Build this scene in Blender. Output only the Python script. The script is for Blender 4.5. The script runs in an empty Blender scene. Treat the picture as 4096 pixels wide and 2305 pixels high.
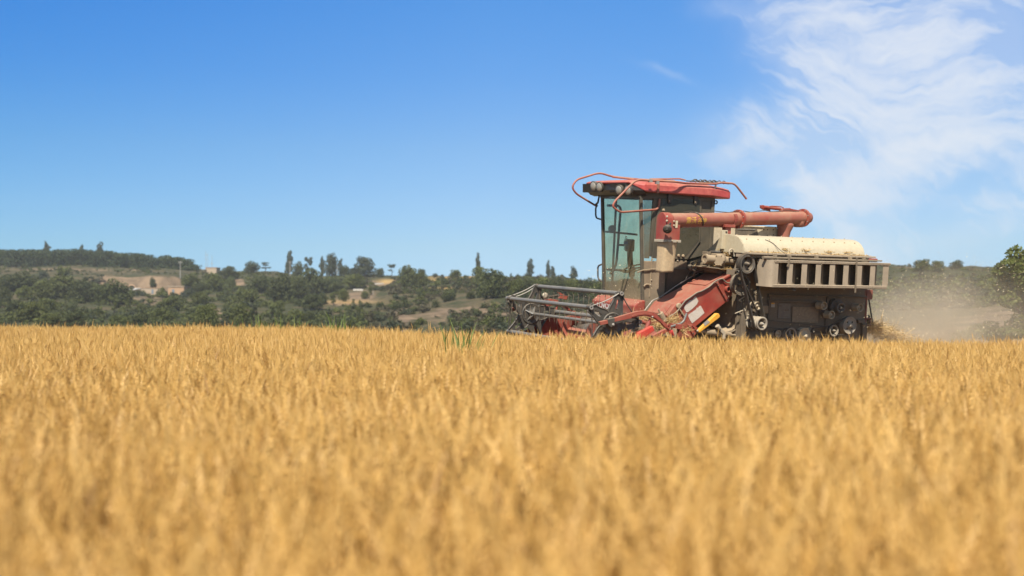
import bpy, bmesh, math, random
from mathutils import Vector, Matrix, noise as mnoise

R = math.radians
C = bpy.context.scene.collection
scene = bpy.context.scene

# ------------------------------------------------------------------ camera
FPX, HOR, CAMZ = 4500.0, 1250.0, 1.15          # focal length in photo pixels, horizon row, eye height
cam_data = bpy.data.cameras.new("camera")
cam = bpy.data.objects.new("camera", cam_data)
C.objects.link(cam)
cam.location = (0, 0, CAMZ)
cam.rotation_euler = (R(90), 0, 0)
cam_data.sensor_width = 36
cam_data.lens = 36 * FPX / 4096
cam_data.shift_y = (HOR - 1152.5) / 4096
cam_data.clip_start = 0.1
cam_data.clip_end = 6000
cam_data.dof.use_dof = True
cam_data.dof.focus_distance = 14.2
cam_data.dof.aperture_fstop = 1.65
scene.camera = cam

# ------------------------------------------------------------------ sun, sky, exposure
SUN_EL, SUN_AZ = 50.0, 191.0                    # azimuth clockwise from +Y (north); 191 = behind the camera, a little to the left
sun_data = bpy.data.lights.new("sun", 'SUN')
sun = bpy.data.objects.new("sun", sun_data)
C.objects.link(sun)
sun_data.energy = 5.0
sun_data.angle = R(0.53)
sun_data.color = (1.0, 0.94, 0.84)
sd = Vector((math.sin(R(SUN_AZ)) * math.cos(R(SUN_EL)), math.cos(R(SUN_AZ)) * math.cos(R(SUN_EL)), math.sin(R(SUN_EL))))
sun.rotation_euler = sd.to_track_quat('Z', 'Y').to_euler()
sun.location = sd * 60

scene.view_settings.view_transform = 'Standard'
scene.view_settings.look = 'None'
scene.view_settings.exposure = 0.8
scene.view_settings.gamma = 1.0
scene.cycles.max_bounces = 8
scene.cycles.transparent_max_bounces = 16
scene.cycles.volume_bounces = 1
scene.cycles.caustics_reflective = False
scene.cycles.caustics_refractive = False
scene.cycles.volume_step_rate = 2.0
scene.cycles.volume_max_steps = 128


class NT:
    """small helper to write node trees"""
    def __init__(self, tree):
        self.t = tree
        tree.nodes.clear()

    def n(self, typ, props=None, **ins):
        nd = self.t.nodes.new(typ)
        for k, v in (props or {}).items():
            setattr(nd, k, v)
        for k, v in ins.items():
            key = int(k[1:]) if k[0] == 'i' and k[1:].isdigit() else k.replace('_', ' ')
            self.put(nd.inputs[key], v)
        return nd

    def put(self, sock, v):
        if isinstance(v, bpy.types.NodeSocket):
            self.t.links.new(v, sock)
        elif isinstance(v, bpy.types.Node):
            self.t.links.new(v.outputs[0], sock)
        else:
            if isinstance(v, (tuple, list)) and len(v) == 3 and sock.type == 'RGBA':
                v = (*v, 1)
            sock.default_value = v

    def math(self, op, a, b=0.0, clamp=False):
        return self.n('ShaderNodeMath', {'operation': op, 'use_clamp': clamp}, i0=a, i1=b).outputs[0]

    def mix(self, f, a, b, blend='MIX'):
        nd = self.t.nodes.new('ShaderNodeMix')
        nd.data_type = 'RGBA'
        nd.blend_type = blend
        self.put(nd.inputs[0], f)
        self.put(nd.inputs[6], a)
        self.put(nd.inputs[7], b)
        return nd.outputs[2]

    def noise(self, vec, scale, detail=4.0, rough=0.55, dist=0.0):
        nd = self.n('ShaderNodeTexNoise', None, Scale=scale, Detail=detail, Roughness=rough, Distortion=dist)
        if vec is not None:
            self.put(nd.inputs['Vector'], vec)
        return nd.outputs[0]

    def remap(self, v, a, b, c=0.0, d=1.0, smooth=False):
        nd = self.n('ShaderNodeMapRange', {'interpolation_type': 'SMOOTHSTEP' if smooth else 'LINEAR', 'clamp': True},
                    Value=v, From_Min=a, From_Max=b, To_Min=c, To_Max=d)
        return nd.outputs[0]


def build_world():
    w = bpy.data.worlds.new("World")
    scene.world = w
    w.use_nodes = True
    t = NT(w.node_tree)
    sky = t.n('ShaderNodeTexSky', {'sky_type': 'NISHITA', 'sun_disc': False, 'sun_elevation': R(SUN_EL),
                                   'sun_rotation': R(SUN_AZ), 'altitude': 600.0, 'air_density': 1.0,
                                   'dust_density': 0.6, 'ozone_density': 2.2})
    tc = t.n('ShaderNodeTexCoord')
    dirn = tc.outputs['Generated']
    sep = t.n('ShaderNodeSeparateXYZ', None, i0=dirn)
    X, Y, Z = sep.outputs
    # deepen the blue the way a clear summer sky photographs: more saturated overhead, paler low down
    ramp = t.n('ShaderNodeValToRGB', None, Fac=t.math('MULTIPLY', Z, 2.0, True))
    el = ramp.color_ramp.elements
    el[0].position, el[0].color = 0.0, (0.60, 0.87, 1.40, 1)
    el[1].position, el[1].color = 1.0, (0.62, 0.86, 1.05, 1)
    for pos, col in ((0.044, (0.55, 0.75, 1.14)), (0.116, (0.60, 0.76, 0.975)), (0.286, (0.56, 0.80, 1.03)),
                     (0.412, (0.42, 0.80, 1.16)), (0.534, (0.35, 0.84, 1.28))):
        k = el.new(pos)
        k.color = (*col, 1)
    base = t.mix(1.0, sky, ramp.outputs[0], 'MULTIPLY')
    west = t.math('MULTIPLY', t.remap(X, -0.02, -0.42), t.remap(Z, 0.02, 0.27, 0.3, 1.0))
    base = t.mix(west, base, t.mix(1.0, base, (0.27, 0.77, 0.97, 1), 'MULTIPLY'))
    # cirrus: gnomonic coordinates of the sky north of the field, so the wisps sit where they hung that day
    yy = t.math('MAXIMUM', Y, 0.02)
    u = t.math('DIVIDE', X, yy)
    v = t.math('DIVIDE', Z, yy)
    uv = t.n('ShaderNodeCombineXYZ', None, i0=u, i1=v, i2=0.0)
    warp = t.n('ShaderNodeTexNoise', {'noise_dimensions': '2D'}, Vector=uv, Scale=7.0, Detail=4.0, Roughness=0.6)
    wv = t.n('ShaderNodeVectorMath', {'operation': 'SUBTRACT'}, i0=warp.outputs['Color'], i1=(0.5, 0.5, 0.5))
    wv = t.n('ShaderNodeVectorMath', {'operation': 'SCALE'}, i0=wv, Scale=0.085)
    uvw = t.n('ShaderNodeVectorMath', {'operation': 'ADD'}, i0=uv, i1=wv)
    s2 = t.n('ShaderNodeSeparateXYZ', None, i0=uvw)
    uw, vw = s2.outputs[0], s2.outputs[1]
    total = None
    for (px, py, rx, ry, ang, amp) in CLOUDS:
        cu, cv = (px - 2048) / FPX, (HOR - py) / FPX
        ca, sa = math.cos(R(ang)), math.sin(R(ang))
        du = t.math('SUBTRACT', uw, cu)
        dv = t.math('SUBTRACT', vw, cv)
        a = t.math('MULTIPLY', t.math('ADD', t.math('MULTIPLY', du, ca), t.math('MULTIPLY', dv, sa)), FPX / rx)
        b = t.math('MULTIPLY', t.math('SUBTRACT', t.math('MULTIPLY', dv, ca), t.math('MULTIPLY', du, sa)), FPX / ry)
        r2 = t.math('ADD', t.math('MULTIPLY', a, a), t.math('MULTIPLY', b, b))
        g = t.math('MULTIPLY', t.math('EXPONENT', t.math('MULTIPLY', r2, -1.0)), amp)
        total = g if total is None else t.math('ADD', total, g)
    # fibres drawn out along the wind
    def fibre(rot, sx, sy, scale, det):
        m = t.n('ShaderNodeMapping', {'vector_type': 'TEXTURE'}, Vector=uvw, Rotation=(0, 0, R(rot)), Scale=(sx, 1.0 / sy, 1))
        return t.noise(m, scale, det, 0.62, 0.0)
    f1 = fibre(-34, 1.0, 5.0, 11.0, 9.0)
    f2 = fibre(10, 1.0, 5.0, 9.0, 9.0)
    f3 = t.noise(uvw, 6.0, 7.0, 0.62)
    pick = t.remap(t.noise(uv, 4.0, 2.0), 0.42, 0.58)
    ff = t.math('ADD', t.math('MULTIPLY', f1, pick), t.math('MULTIPLY', f2, t.math('SUBTRACT', 1.0, pick)))
    fib = t.math('ADD', t.math('MULTIPLY', ff, 0.72), t.math('MULTIPLY', f3, 0.28))
    dens = t.math('SUBTRACT', t.math('ADD', t.math('MULTIPLY', total, 0.60), t.math('MULTIPLY', t.math('SUBTRACT', fib, 0.5), t.math('MULTIPLY', t.math('MINIMUM', total, 1.0), 5.0))), 0.10)
    dens = t.math('MAXIMUM', dens, 0.0)
    dens = t.math('SUBTRACT', 1.0, t.math('EXPONENT', t.math('MULTIPLY', dens, -1.2)), True)
    veil = t.math('MULTIPLY', t.math('MINIMUM', total, 1.0), 0.34)
    dens = t.math('MAXIMUM', dens, veil)
    front = t.remap(Y, 0.05, 0.3)
    # elsewhere round the dome: unseen cirrus, added to brighten the fill from behind the camera
    back = t.math('MULTIPLY', t.remap(t.noise(dirn, 2.2, 6.0, 0.6), 0.3, 0.75), 0.75)
    dens = t.mix(front, back, dens)
    out = t.mix(dens, base, CLOUD_COL)
    bg = t.n('ShaderNodeBackground', None, Color=out, Strength=SKY_STR)
    o = t.n('ShaderNodeOutputWorld', None, Surface=bg)


SKY_STR = 0.069
CLOUD_COL = (6.9, 7.25, 7.75, 1)
CLOUDS = [  # px, py, rx, ry, angle, amount
    (3850, 150, 560, 330, -15, 1.3), (3350, 60, 330, 120, -25, 0.9), (3250, 230, 230, 130, -40, 0.55),
    (3420, 420, 260, 210, -50, 1.0), (3120, 560, 360, 110, 8, 0.85), (3750, 480, 420, 200, 0, 0.9),
    (3050, 660, 200, 90, -30, 0.4), (3560, 720, 420, 75, 18, 1.15), (4000, 620, 330, 90, 14, 1.2),
    (3260, 800, 260, 75, -35, 0.75), (3480, 960, 300, 50, -33, 0.85), (3850, 920, 420, 80, 4, 0.38), (4060, 800, 120, 40, 10, 0.7),
    (3800, 830, 420, 26, -6, 0.35), (2650, 300, 120, 26, -28, 0.42), (2980, 25, 160, 45, -10, 0.35),
    (3900, 950, 260, 60, 0, 0.25), (3300, 700, 300, 120, -40, 0.5)]
build_world()


# ------------------------------------------------------------------ object helpers
def tag(o, label=None, cat=None, group=None, kind=None):
    if label: o['label'] = label
    if cat: o['category'] = cat
    if group: o['group'] = group
    if kind: o['kind'] = kind
    return o


def empty(name, loc=(0, 0, 0), rot=(0, 0, 0), parent=None):
    o = bpy.data.objects.new(name, None)
    C.objects.link(o)
    o.location = loc
    o.rotation_euler = rot
    o.empty_display_size = 0.2
    if parent: o.parent = parent
    return o


class MB:
    """collects simple solids and links them as ONE mesh object"""
    def __init__(self):
        self.v, self.f, self.s = [], [], []

    def add(self, verts, faces, smooth=False):
        b = len(self.v)
        self.v += [tuple(p) for p in verts]
        self.f += [tuple(b + i for i in f) for f in faces]
        self.s += [smooth] * len(faces)
        return self

    def box(self, lo, hi):
        (x0, y0, z0), (x1, y1, z1) = lo, hi
        v = [(x0, y0, z0), (x1, y0, z0), (x1, y1, z0), (x0, y1, z0), (x0, y0, z1), (x1, y0, z1), (x1, y1, z1), (x0, y1, z1)]
        return self.add(v, [(3, 2, 1, 0), (4, 5, 6, 7), (0, 1, 5, 4), (1, 2, 6, 5), (2, 3, 7, 6), (3, 0, 4, 7)])

    def prism(self, poly, d):
        """extrude a planar polygon (3-D points) by vector d"""
        p = [Vector(q) for q in poly]
        d = Vector(d)
        n = len(p)
        q = [a + d for a in p]
        return self.add(p + q, [tuple(range(n))[::-1], tuple(range(n, 2 * n))] +
                        [(i, (i + 1) % n, n + (i + 1) % n, n + i) for i in range(n)])

    def bar(self, a, b, w, h, up=(0, 0, 1)):
        """box-section bar from a to b"""
        a, b = Vector(a), Vector(b)
        t = (b - a).normalized()
        s = t.cross(Vector(up))
        if s.length < 1e-4: s = t.cross(Vector((0, 1, 0)))
        s.normalize()
        u = s.cross(t).normalized()
        s, u = s * w / 2, u * h / 2
        return self.prism([a - s - u, a + s - u, a + s + u, a - s + u], b - a)

    def tube(self, pts, r, n=8, cap=True, closed=False):
        pts = [Vector(p) for p in pts]
        m = len(pts)
        rr = r if isinstance(r, (list, tuple)) else [r] * m
        V, F = [], []
        prev = None
        for i, p in enumerate(pts):
            if closed:
                t = pts[(i + 1) % m] - pts[i - 1]
            else:
                t = pts[min(i + 1, m - 1)] - pts[max(i - 1, 0)]
            t.normalize()
            if prev is None:
                s = t.orthogonal().normalized()
            else:
                s = prev - t * prev.dot(t)
                if s.length < 1e-6: s = t.orthogonal()
                s.normalize()
            prev = s
            u = t.cross(s)
            for k in range(n):
                a = 2 * math.pi * k / n
                V.append(p + (s * math.cos(a) + u * math.sin(a)) * rr[i])
        for i in range(m if closed else m - 1):
            j = (i + 1) % m
            for k in range(n):
                F.append((i * n + k, i * n + (k + 1) % n, j * n + (k + 1) % n, j * n + k))
        self.add(V, F, True)
        if cap and not closed:
            self.add(V[:n], [tuple(range(n))[::-1]])
            self.add(V[-n:], [tuple(range(n))])
        return self

    def lathe(self, c, axis, prof, n=24, smooth=True):
        """revolve prof [(along axis, radius)...] round an axis through c"""
        c, t = Vector(c), Vector(axis).normalized()
        s = t.orthogonal().normalized()
        u = t.cross(s)
        m = len(prof)
        V = []
        for (h, r) in prof:
            for k in range(n):
                a = 2 * math.pi * k / n
                V.append(c + t * h + (s * math.cos(a) + u * math.sin(a)) * r)
        F = [(i * n + k, i * n + (k + 1) % n, (i + 1) * n + (k + 1) % n, (i + 1) * n + k) for i in range(m - 1) for k in range(n)]
        self.add(V, F, smooth)
        self.add(V[:n], [tuple(range(n))[::-1]])
        self.add(V[-n:], [tuple(range(n))])
        return self

    def sheet(self, rows, smooth=True):
        n = len(rows[0])
        V = [p for r in rows for p in r]
        F = [(i * n + k, i * n + k + 1, (i + 1) * n + k + 1, (i + 1) * n + k) for i in range(len(rows) - 1) for k in range(n - 1)]
        return self.add(V, F, smooth)

    def each(self, name, mat, parent=None, bevel=0.0):
        """link every separate piece as an object of its own"""
        par = list(range(len(self.v)))
        def find(i):
            while par[i] != i:
                par[i] = par[par[i]]
                i = par[i]
            return i
        keys = {}
        for i, p in enumerate(self.v):
            k = (round(p[0], 5), round(p[1], 5), round(p[2], 5))
            if k in keys: par[find(i)] = find(keys[k])
            keys[k] = i
        for f in self.f:
            for a in f[1:]: par[find(a)] = find(f[0])
        groups = {}
        for f, sm in zip(self.f, self.s): groups.setdefault(find(f[0]), []).append((f, sm))
        out = []
        for fs in groups.values():
            m = MB()
            idx = {}
            for f, sm in fs:
                for a in f:
                    if a not in idx:
                        idx[a] = len(m.v)
                        m.v.append(self.v[a])
                m.f.append(tuple(idx[a] for a in f))
                m.s.append(sm)
            out.append(m.build(name, mat, parent, bevel))
        return out

    def build(self, name, mat, parent=None, bevel=0.0, origin=None):
        me = bpy.data.meshes.new(name)
        v = self.v
        if origin is not None:
            ox, oy, oz = origin
            v = [(a - ox, b - oy, c - oz) for a, b, c in v]
        me.from_pydata(v, [], self.f)
        me.polygons.foreach_set('use_smooth', self.s)
        for m in (mat if isinstance(mat, (list, tuple)) else [mat]):
            me.materials.append(m)
        bm = bmesh.new()
        bm.from_mesh(me)
        bmesh.ops.recalc_face_normals(bm, faces=bm.faces)
        bm.to_mesh(me)
        bm.free()
        me.update()
        o = bpy.data.objects.new(name, me)
        C.objects.link(o)
        if origin is not None: o.location = origin
        if parent: o.parent = parent
        if bevel > 0:
            b = o.modifiers.new('bevel', 'BEVEL')
            b.width = bevel
            b.segments = 2
            b.limit_method = 'ANGLE'
            b.angle_limit = R(40)
        return o


def new_mat(name):
    m = bpy.data.materials.new(name)
    m.use_nodes = True
    return m, NT(m.node_tree)


DUST = (0.36, 0.27, 0.165)


def paint(name, col, rough=0.5, metal=0.0, dust=0.3, up=0.35, scale=6.0, col2=None, bump=0.0, dustcol=DUST, spots=0.0):
    """a painted or bare surface of one colour with field dust lying on it"""
    m, t = new_mat(name)
    tc = t.n('ShaderNodeTexCoord').outputs['Object']
    geo = t.n('ShaderNodeNewGeometry')
    nz = t.n('ShaderNodeSeparateXYZ', None, i0=geo.outputs['Normal']).outputs[2]
    n1 = t.noise(tc, scale, 6.0, 0.6, 0.4)
    n2 = t.noise(tc, scale * 7, 4.0, 0.6)
    base = t.mix(t.remap(n2, 0.35, 0.7), (*col, 1), (*(col2 or tuple(c * 0.72 for c in col)), 1))
    f = t.math('ADD', t.math('MULTIPLY', t.remap(n1, 0.32, 0.72), dust * 1.6), dust * 0.25)
    f = t.math('ADD', f, t.math('MULTIPLY', t.remap(nz, 0.2, 0.95), up))
    f = t.math('MULTIPLY', f, t.remap(n2, 0.25, 0.75, 0.65, 1.25), True)
    f = t.math('MINIMUM', f, 0.94)
    colr = t.mix(f, base, (*dustcol, 1))
    if spots:
        vo = t.n('ShaderNodeTexVoronoi', None, Vector=tc, Scale=scale * 9)
        sp = t.math('MULTIPLY', t.remap(vo.outputs['Distance'], 0.12, 0.05), spots)
        colr = t.mix(sp, colr, (0.55, 0.43, 0.27, 1))
    p = t.n('ShaderNodeBsdfPrincipled', None, Base_Color=colr, Metallic=t.math('MULTIPLY', t.math('SUBTRACT', 1.0, f), metal),
            Roughness=t.remap(f, 0.0, 0.8, rough, 0.95))
    if bump:
        b = t.n('ShaderNodeBump', None, Strength=bump, Distance=0.01, Height=n2)
        t.put(p.inputs['Normal'], b)
    t.n('ShaderNodeOutputMaterial', None, Surface=p)
    return m


def srgb(r, g, b):
    f = lambda c: (c / 255 / 12.92) if c <= 10 else ((c / 255 + 0.055) / 1.055) ** 2.4
    return (f(r), f(g), f(b))
# ------------------------------------------------------------------ the machine's own frame (used by the field too)
MYAW, MROLL = R(28), R(5)
MLOC = Vector((1.415, 16.0, 0.0))
MM = Matrix.Translation(MLOC) @ Matrix.Rotation(MYAW, 4, 'Z') @ Matrix.Rotation(MROLL, 4, 'X')
MINV = MM.inverted()
M2 = Matrix.Rotation(-MYAW, 2)


def to_machine_xy(x, y):
    dx, dy = x - MLOC.x, y - MLOC.y
    c, s = math.cos(MYAW), math.sin(MYAW)
    return dx * c + dy * s, -dx * s + dy * c


def ground_z(x, y):
    z = 0.03 - 0.021 * max(0.0, x - 0.6)
    xl, yl = to_machine_xy(x, y)
    z += 0.10 * math.exp(-((xl + 0.7) / 1.5) ** 2 - ((yl + 0.7) / 1.0) ** 2)
    z += 0.055 * mnoise.noise((x * 0.25, y * 0.25, 3.1))
    return z


# ------------------------------------------------------------------ field soil
def build_soil():
    m, t = new_mat('field soil')
    tc = t.n('ShaderNodeTexCoord').outputs['Object']
    n = t.noise(tc, 3.0, 8.0, 0.65)
    c = t.mix(t.remap(n, 0.3, 0.7), (0.20, 0.135, 0.075, 1), (0.42, 0.31, 0.17, 1))
    p = t.n('ShaderNodeBsdfPrincipled', None, Base_Color=c, Roughness=0.95)
    b = t.n('ShaderNodeBump', None, Strength=0.8, Distance=0.05, Height=n)
    t.put(p.inputs['Normal'], b)
    t.n('ShaderNodeOutputMaterial', None, Surface=p)
    mb = MB()
    xs = [-40 + 1.0 * i for i in range(81)]
    ys = [-6 + 1.0 * i for i in range(37)]
    rows = [[(x, y, ground_z(x, y) - 0.02) for x in xs] for y in ys]
    mb.sheet(rows)
    o = mb.build('field_ground', m)
    tag(o, 'bare brown soil under the ripe wheat', 'ground', kind='structure')


build_soil()


# ------------------------------------------------------------------ wheat
def straw_mat(name, c1, c2, c3, trans=0.35):
    m, t = new_mat(name)
    oi = t.n('ShaderNodeObjectInfo')
    rnd = oi.outputs['Random']
    tc = t.n('ShaderNodeTexCoord').outputs['Object']
    n = t.noise(tc, 60.0, 2.0)
    patch = t.noise(oi.outputs['Location'], 0.8, 3.0, 0.6)
    ramp = t.n('ShaderNodeValToRGB', None, Fac=rnd)
    e = ramp.color_ramp.elements
    e[0].position, e[0].color = 0.0, (*c3, 1)
    e[1].position, e[1].color = 1.0, (*c2, 1)
    k = e.new(0.10); k.color = (*c3, 1)
    k = e.new(0.22); k.color = (*c1, 1)
    k = e.new(0.7); k.color = tuple((a + b) / 2 for a, b in zip(c1, c2)) + (1,)
    col = t.mix(t.remap(n, 0.3, 0.7, 0.0, 0.35), ramp.outputs[0], tuple(c * 0.62 for c in c1) + (1,))
    col = t.mix(t.remap(patch, 0.35, 0.7, 0.0, 0.4), col, (0.48, 0.26, 0.07, 1))
    d = t.n('ShaderNodeBsdfPrincipled', None, Base_Color=col, Roughness=0.5)
    d.inputs['Specular IOR Level'].default_value = 0.35
    tr = t.n('ShaderNodeBsdfTranslucent', None, Color=col)
    mx = t.n('ShaderNodeMixShader', None, i0=trans, i1=d.outputs[0], i2=tr)
    t.n('ShaderNodeOutputMaterial', None, Surface=mx)
    return m


EARM = straw_mat('ripe wheat ear', (0.63, 0.385, 0.108), (0.78, 0.525, 0.190), (0.33, 0.17, 0.040), 0.25)
STEMM = straw_mat('wheat straw', (0.71, 0.45, 0.130), (0.85, 0.60, 0.220), (0.52, 0.31, 0.08), 0.42)


def wheat_stalk(rnd, H, tilt, nod, sparse):
    """one stalk with ear, awns and dry leaves; returns mesh"""
    v, f, mi = [], [], []

    def quadstrip(pts, w, side, m):
        b = len(v)
        for p, ww in zip(pts, w):
            v.append(tuple(p - side * ww)); v.append(tuple(p + side * ww))
        for i in range(len(pts) - 1):
            f.append((b + 2 * i, b + 2 * i + 1, b + 2 * i + 3, b + 2 * i + 2)); mi.append(m)

    az = rnd.uniform(0, 6.28)
    lean = Vector((math.cos(az), math.sin(az), 0))
    path = []
    ear_len = rnd.uniform(0.082, 0.108)
    hs = H - ear_len * 0.9
    for i in range(4):
        k = i / 3
        path.append(Vector((0, 0, hs * k)) + lean * (tilt * hs * k * k))
    # stem: three-sided
    for i in range(3):
        a, b_ = path[i], path[i + 1]
        base = len(v)
        for p in (a, b_):
            for q in range(3):
                an = q * 2.094
                v.append((p.x + math.cos(an) * 0.0021, p.y + math.sin(an) * 0.0021, p.z))
        for q in range(3):
            f.append((base + q, base + (q + 1) % 3, base + 3 + (q + 1) % 3, base + 3 + q)); mi.append(1)
    # dry leaves
    for j in range(rnd.choice((0, 1, 1, 2))):
        hh = hs * rnd.uniform(0.4, 0.82)
        k = hh / hs
        p0 = Vector((0, 0, hh)) + lean * (tilt * hs * k * k)
        a = rnd.uniform(0, 6.28)
        dr = Vector((math.cos(a), math.sin(a), 0))
        L = rnd.uniform(0.09, 0.19)
        up = rnd.uniform(0.8, 1.8)
        pts = [p0, p0 + dr * L * 0.3 + Vector((0, 0, L * 0.3 * up)), p0 + dr * L * 0.62 + Vector((0, 0, L * (0.3 * up - 0.1))),
               p0 + dr * L * 0.85 + Vector((0, 0, L * (0.1 * up - 0.45)))]
        sd_ = Vector((-dr.y, dr.x, rnd.uniform(-0.4, 0.4))).normalized()
        quadstrip(pts, (0.0022, 0.0034, 0.003, 0.0005), sd_, 1)
    # ear: two rows of spikelets either side of a bent axis
    p = path[-1]
    d = (path[-1] - path[-2]).normalized()
    nodv = lean
    fa = rnd.uniform(0, 3.14)
    n = rnd.choice((9, 10, 11))
    ear_pts = []
    for i in range(n + 1):
        k = i / n
        d2 = (d + nodv * (nod * k)).normalized()
        ear_pts.append((p.copy(), d2))
        p = p + d2 * (ear_len / n)
    for i in range(n):
        c, dd = ear_pts[i]
        s = dd.orthogonal().normalized()
        s = (Matrix.Rotation(fa, 3, dd) @ s)
        u = dd.cross(s)
        sg = 1 if i % 2 else -1
        taper = 1.0 - 0.55 * max(0, (i / n - 0.45)) / 0.55
        if i == 0: taper = 0.75
        w = 0.0056 * taper
        L = 0.021
        o0 = c + s * sg * 0.0015
        tip = o0 + dd * L + s * sg * 0.0040 * taper
        mid = o0 + dd * L * 0.42 + s * sg * 0.0034 * taper
        b = len(v)
        v.extend([tuple(o0), tuple(mid + u * w), tuple(mid + s * sg * w * 0.75), tuple(mid - u * w), tuple(mid - s * sg * w * 0.75), tuple(tip)])
        for q in range(4):
            f.append((b, b + 1 + q, b + 1 + (q + 1) % 4)); mi.append(0)
            f.append((b + 5, b + 1 + (q + 1) % 4, b + 1 + q)); mi.append(0)
        # awn
        if rnd.random() < sparse:
            al = rnd.uniform(0.035, 0.065)
            aw = (dd + s * sg * rnd.uniform(0.12, 0.38) + u * rnd.uniform(-0.2, 0.2)).normalized()
            b = len(v)
            sd_ = u if rnd.random() < 0.5 else s
            v.extend([tuple(tip - sd_ * 0.0009), tuple(tip + sd_ * 0.0009), tuple(tip + aw * al)])
            f.append((b, b + 1, b + 2)); mi.append(1)
    me = bpy.data.meshes.new('wheat_stalk')
    me.from_pydata(v, [], f)
    me.materials.append(EARM)
    me.materials.append(STEMM)
    me.polygons.foreach_set('material_index', mi)
    me.update()
    return me


def scatter_tree(coll, name):
    g = bpy.data.node_groups.new(name, 'GeometryNodeTree')
    g.interface.new_socket('Geometry', in_out='INPUT', socket_type='NodeSocketGeometry')
    g.interface.new_socket('Geometry', in_out='OUTPUT', socket_type='NodeSocketGeometry')
    N, Lk = g.nodes, g.links
    gi, go = N.new('NodeGroupInput'), N.new('NodeGroupOutput')
    ci = N.new('GeometryNodeCollectionInfo')
    ci.inputs['Collection'].default_value = coll
    ci.inputs['Separate Children'].default_value = True
    ci.inputs['Reset Children'].default_value = True
    ip = N.new('GeometryNodeInstanceOnPoints')
    ip.inputs['Pick Instance'].default_value = True

    def attr(nm, typ):
        a = N.new('GeometryNodeInputNamedAttribute')
        a.data_type = typ
        a.inputs['Name'].default_value = nm
        return a.outputs['Attribute']
    m2p = N.new('GeometryNodeMeshToPoints')
    Lk.new(gi.outputs[0], m2p.inputs['Mesh'])
    Lk.new(m2p.outputs[0], ip.inputs['Points'])
    Lk.new(ci.outputs[0], ip.inputs['Instance'])
    Lk.new(attr('idx', 'INT'), ip.inputs['Instance Index'])
    Lk.new(attr('rot', 'FLOAT_VECTOR'), ip.inputs['Rotation'])
    Lk.new(attr('scl', 'FLOAT_VECTOR'), ip.inputs['Scale'])
    Lk.new(ip.outputs[0], go.inputs[0])
    return g


def scatter(name, coll, pts):
    """pts: (x,y,z, rx,ry,rz, sx,sy,sz, idx) -> ONE object that instances the collection's meshes"""
    me = bpy.data.meshes.new(name)
    me.from_pydata([p[:3] for p in pts], [], [])
    a = me.attributes.new('rot', 'FLOAT_VECTOR', 'POINT')
    a.data.foreach_set('vector', [c for p in pts for c in p[3:6]])
    a = me.attributes.new('scl', 'FLOAT_VECTOR', 'POINT')
    a.data.foreach_set('vector', [c for p in pts for c in p[6:9]])
    a = me.attributes.new('idx', 'INT', 'POINT')
    a.data.foreach_set('value', [p[9] for p in pts])
    o = bpy.data.objects.new(name, me)
    C.objects.link(o)
    md = o.modifiers.new('scatter', 'NODES')
    md.node_group = scatter_tree(coll, name + ' scatter')
    return o


def in_wheat(x, y):
    xl, yl = to_machine_xy(x, y)
    if xl > -0.75 and yl > -0.42 + 0.05 * math.sin(xl * 5):
        return False
    lim = 25.5 + 1.2 * math.sin(x * 0.35) + 0.6 * math.sin(x * 1.3)
    return y < lim


def build_wheat():
    rnd = random.Random(5)
    coll = bpy.data.collections.new('wheat stalk kinds')
    NV = 14
    for i in range(NV):
        tilt = rnd.choice((0.02, 0.04, 0.06, 0.1, 0.16))
        nod = rnd.choice((0.05, 0.1, 0.2, 0.3, 0.5)) if i % 7 else 1.2
        me = wheat_stalk(rnd, 0.75, tilt, nod, 0.9)
        coll.objects.link(bpy.data.objects.new('wheat_stalk', me))
    pts = []
    rnd = random.Random(11)
    y = 1.25
    cell = 0.5
    while y < 28:
        dens = 560 if y < 7 else (470 if y < 14 else 400)
        hw = 0.50 * y + 4.6
        nx = int(2 * hw / cell) + 1
        for ix in range(nx):
            x0 = -hw + ix * cell
            k = int(dens * cell * cell + rnd.random())
            for _ in range(k):
                x, yy = x0 + rnd.random() * cell, y + rnd.random() * cell
                if not in_wheat(x, yy): continue
                dens_n = mnoise.noise((x * 0.9, yy * 0.9, 7.7))
                hgt = 0.985 + 0.05 * mnoise.noise((x * 0.6, yy * 0.6, 1.3)) + rnd.gauss(0, 0.045)
                q = rnd.random()
                if q < (0.022 if yy < 18 else 0.05): hgt += rnd.uniform(0.05, 0.15)
                elif q < 0.22: hgt -= rnd.uniform(0.05, 0.22)
                g = rnd.uniform(0.9, 1.15)
                pts.append((x, yy, ground_z(x, yy), rnd.gauss(0, 0.07), rnd.gauss(0, 0.07), rnd.uniform(0, 6.28),
                            g, g, hgt, rnd.randrange(NV)))
        y += cell
    o = scatter('wheat', coll, pts)
    tag(o, 'golden ripe wheat filling the field in front of the harvester', 'wheat', kind='stuff')
    print('wheat stalks', len(pts))


build_wheat()
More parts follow.
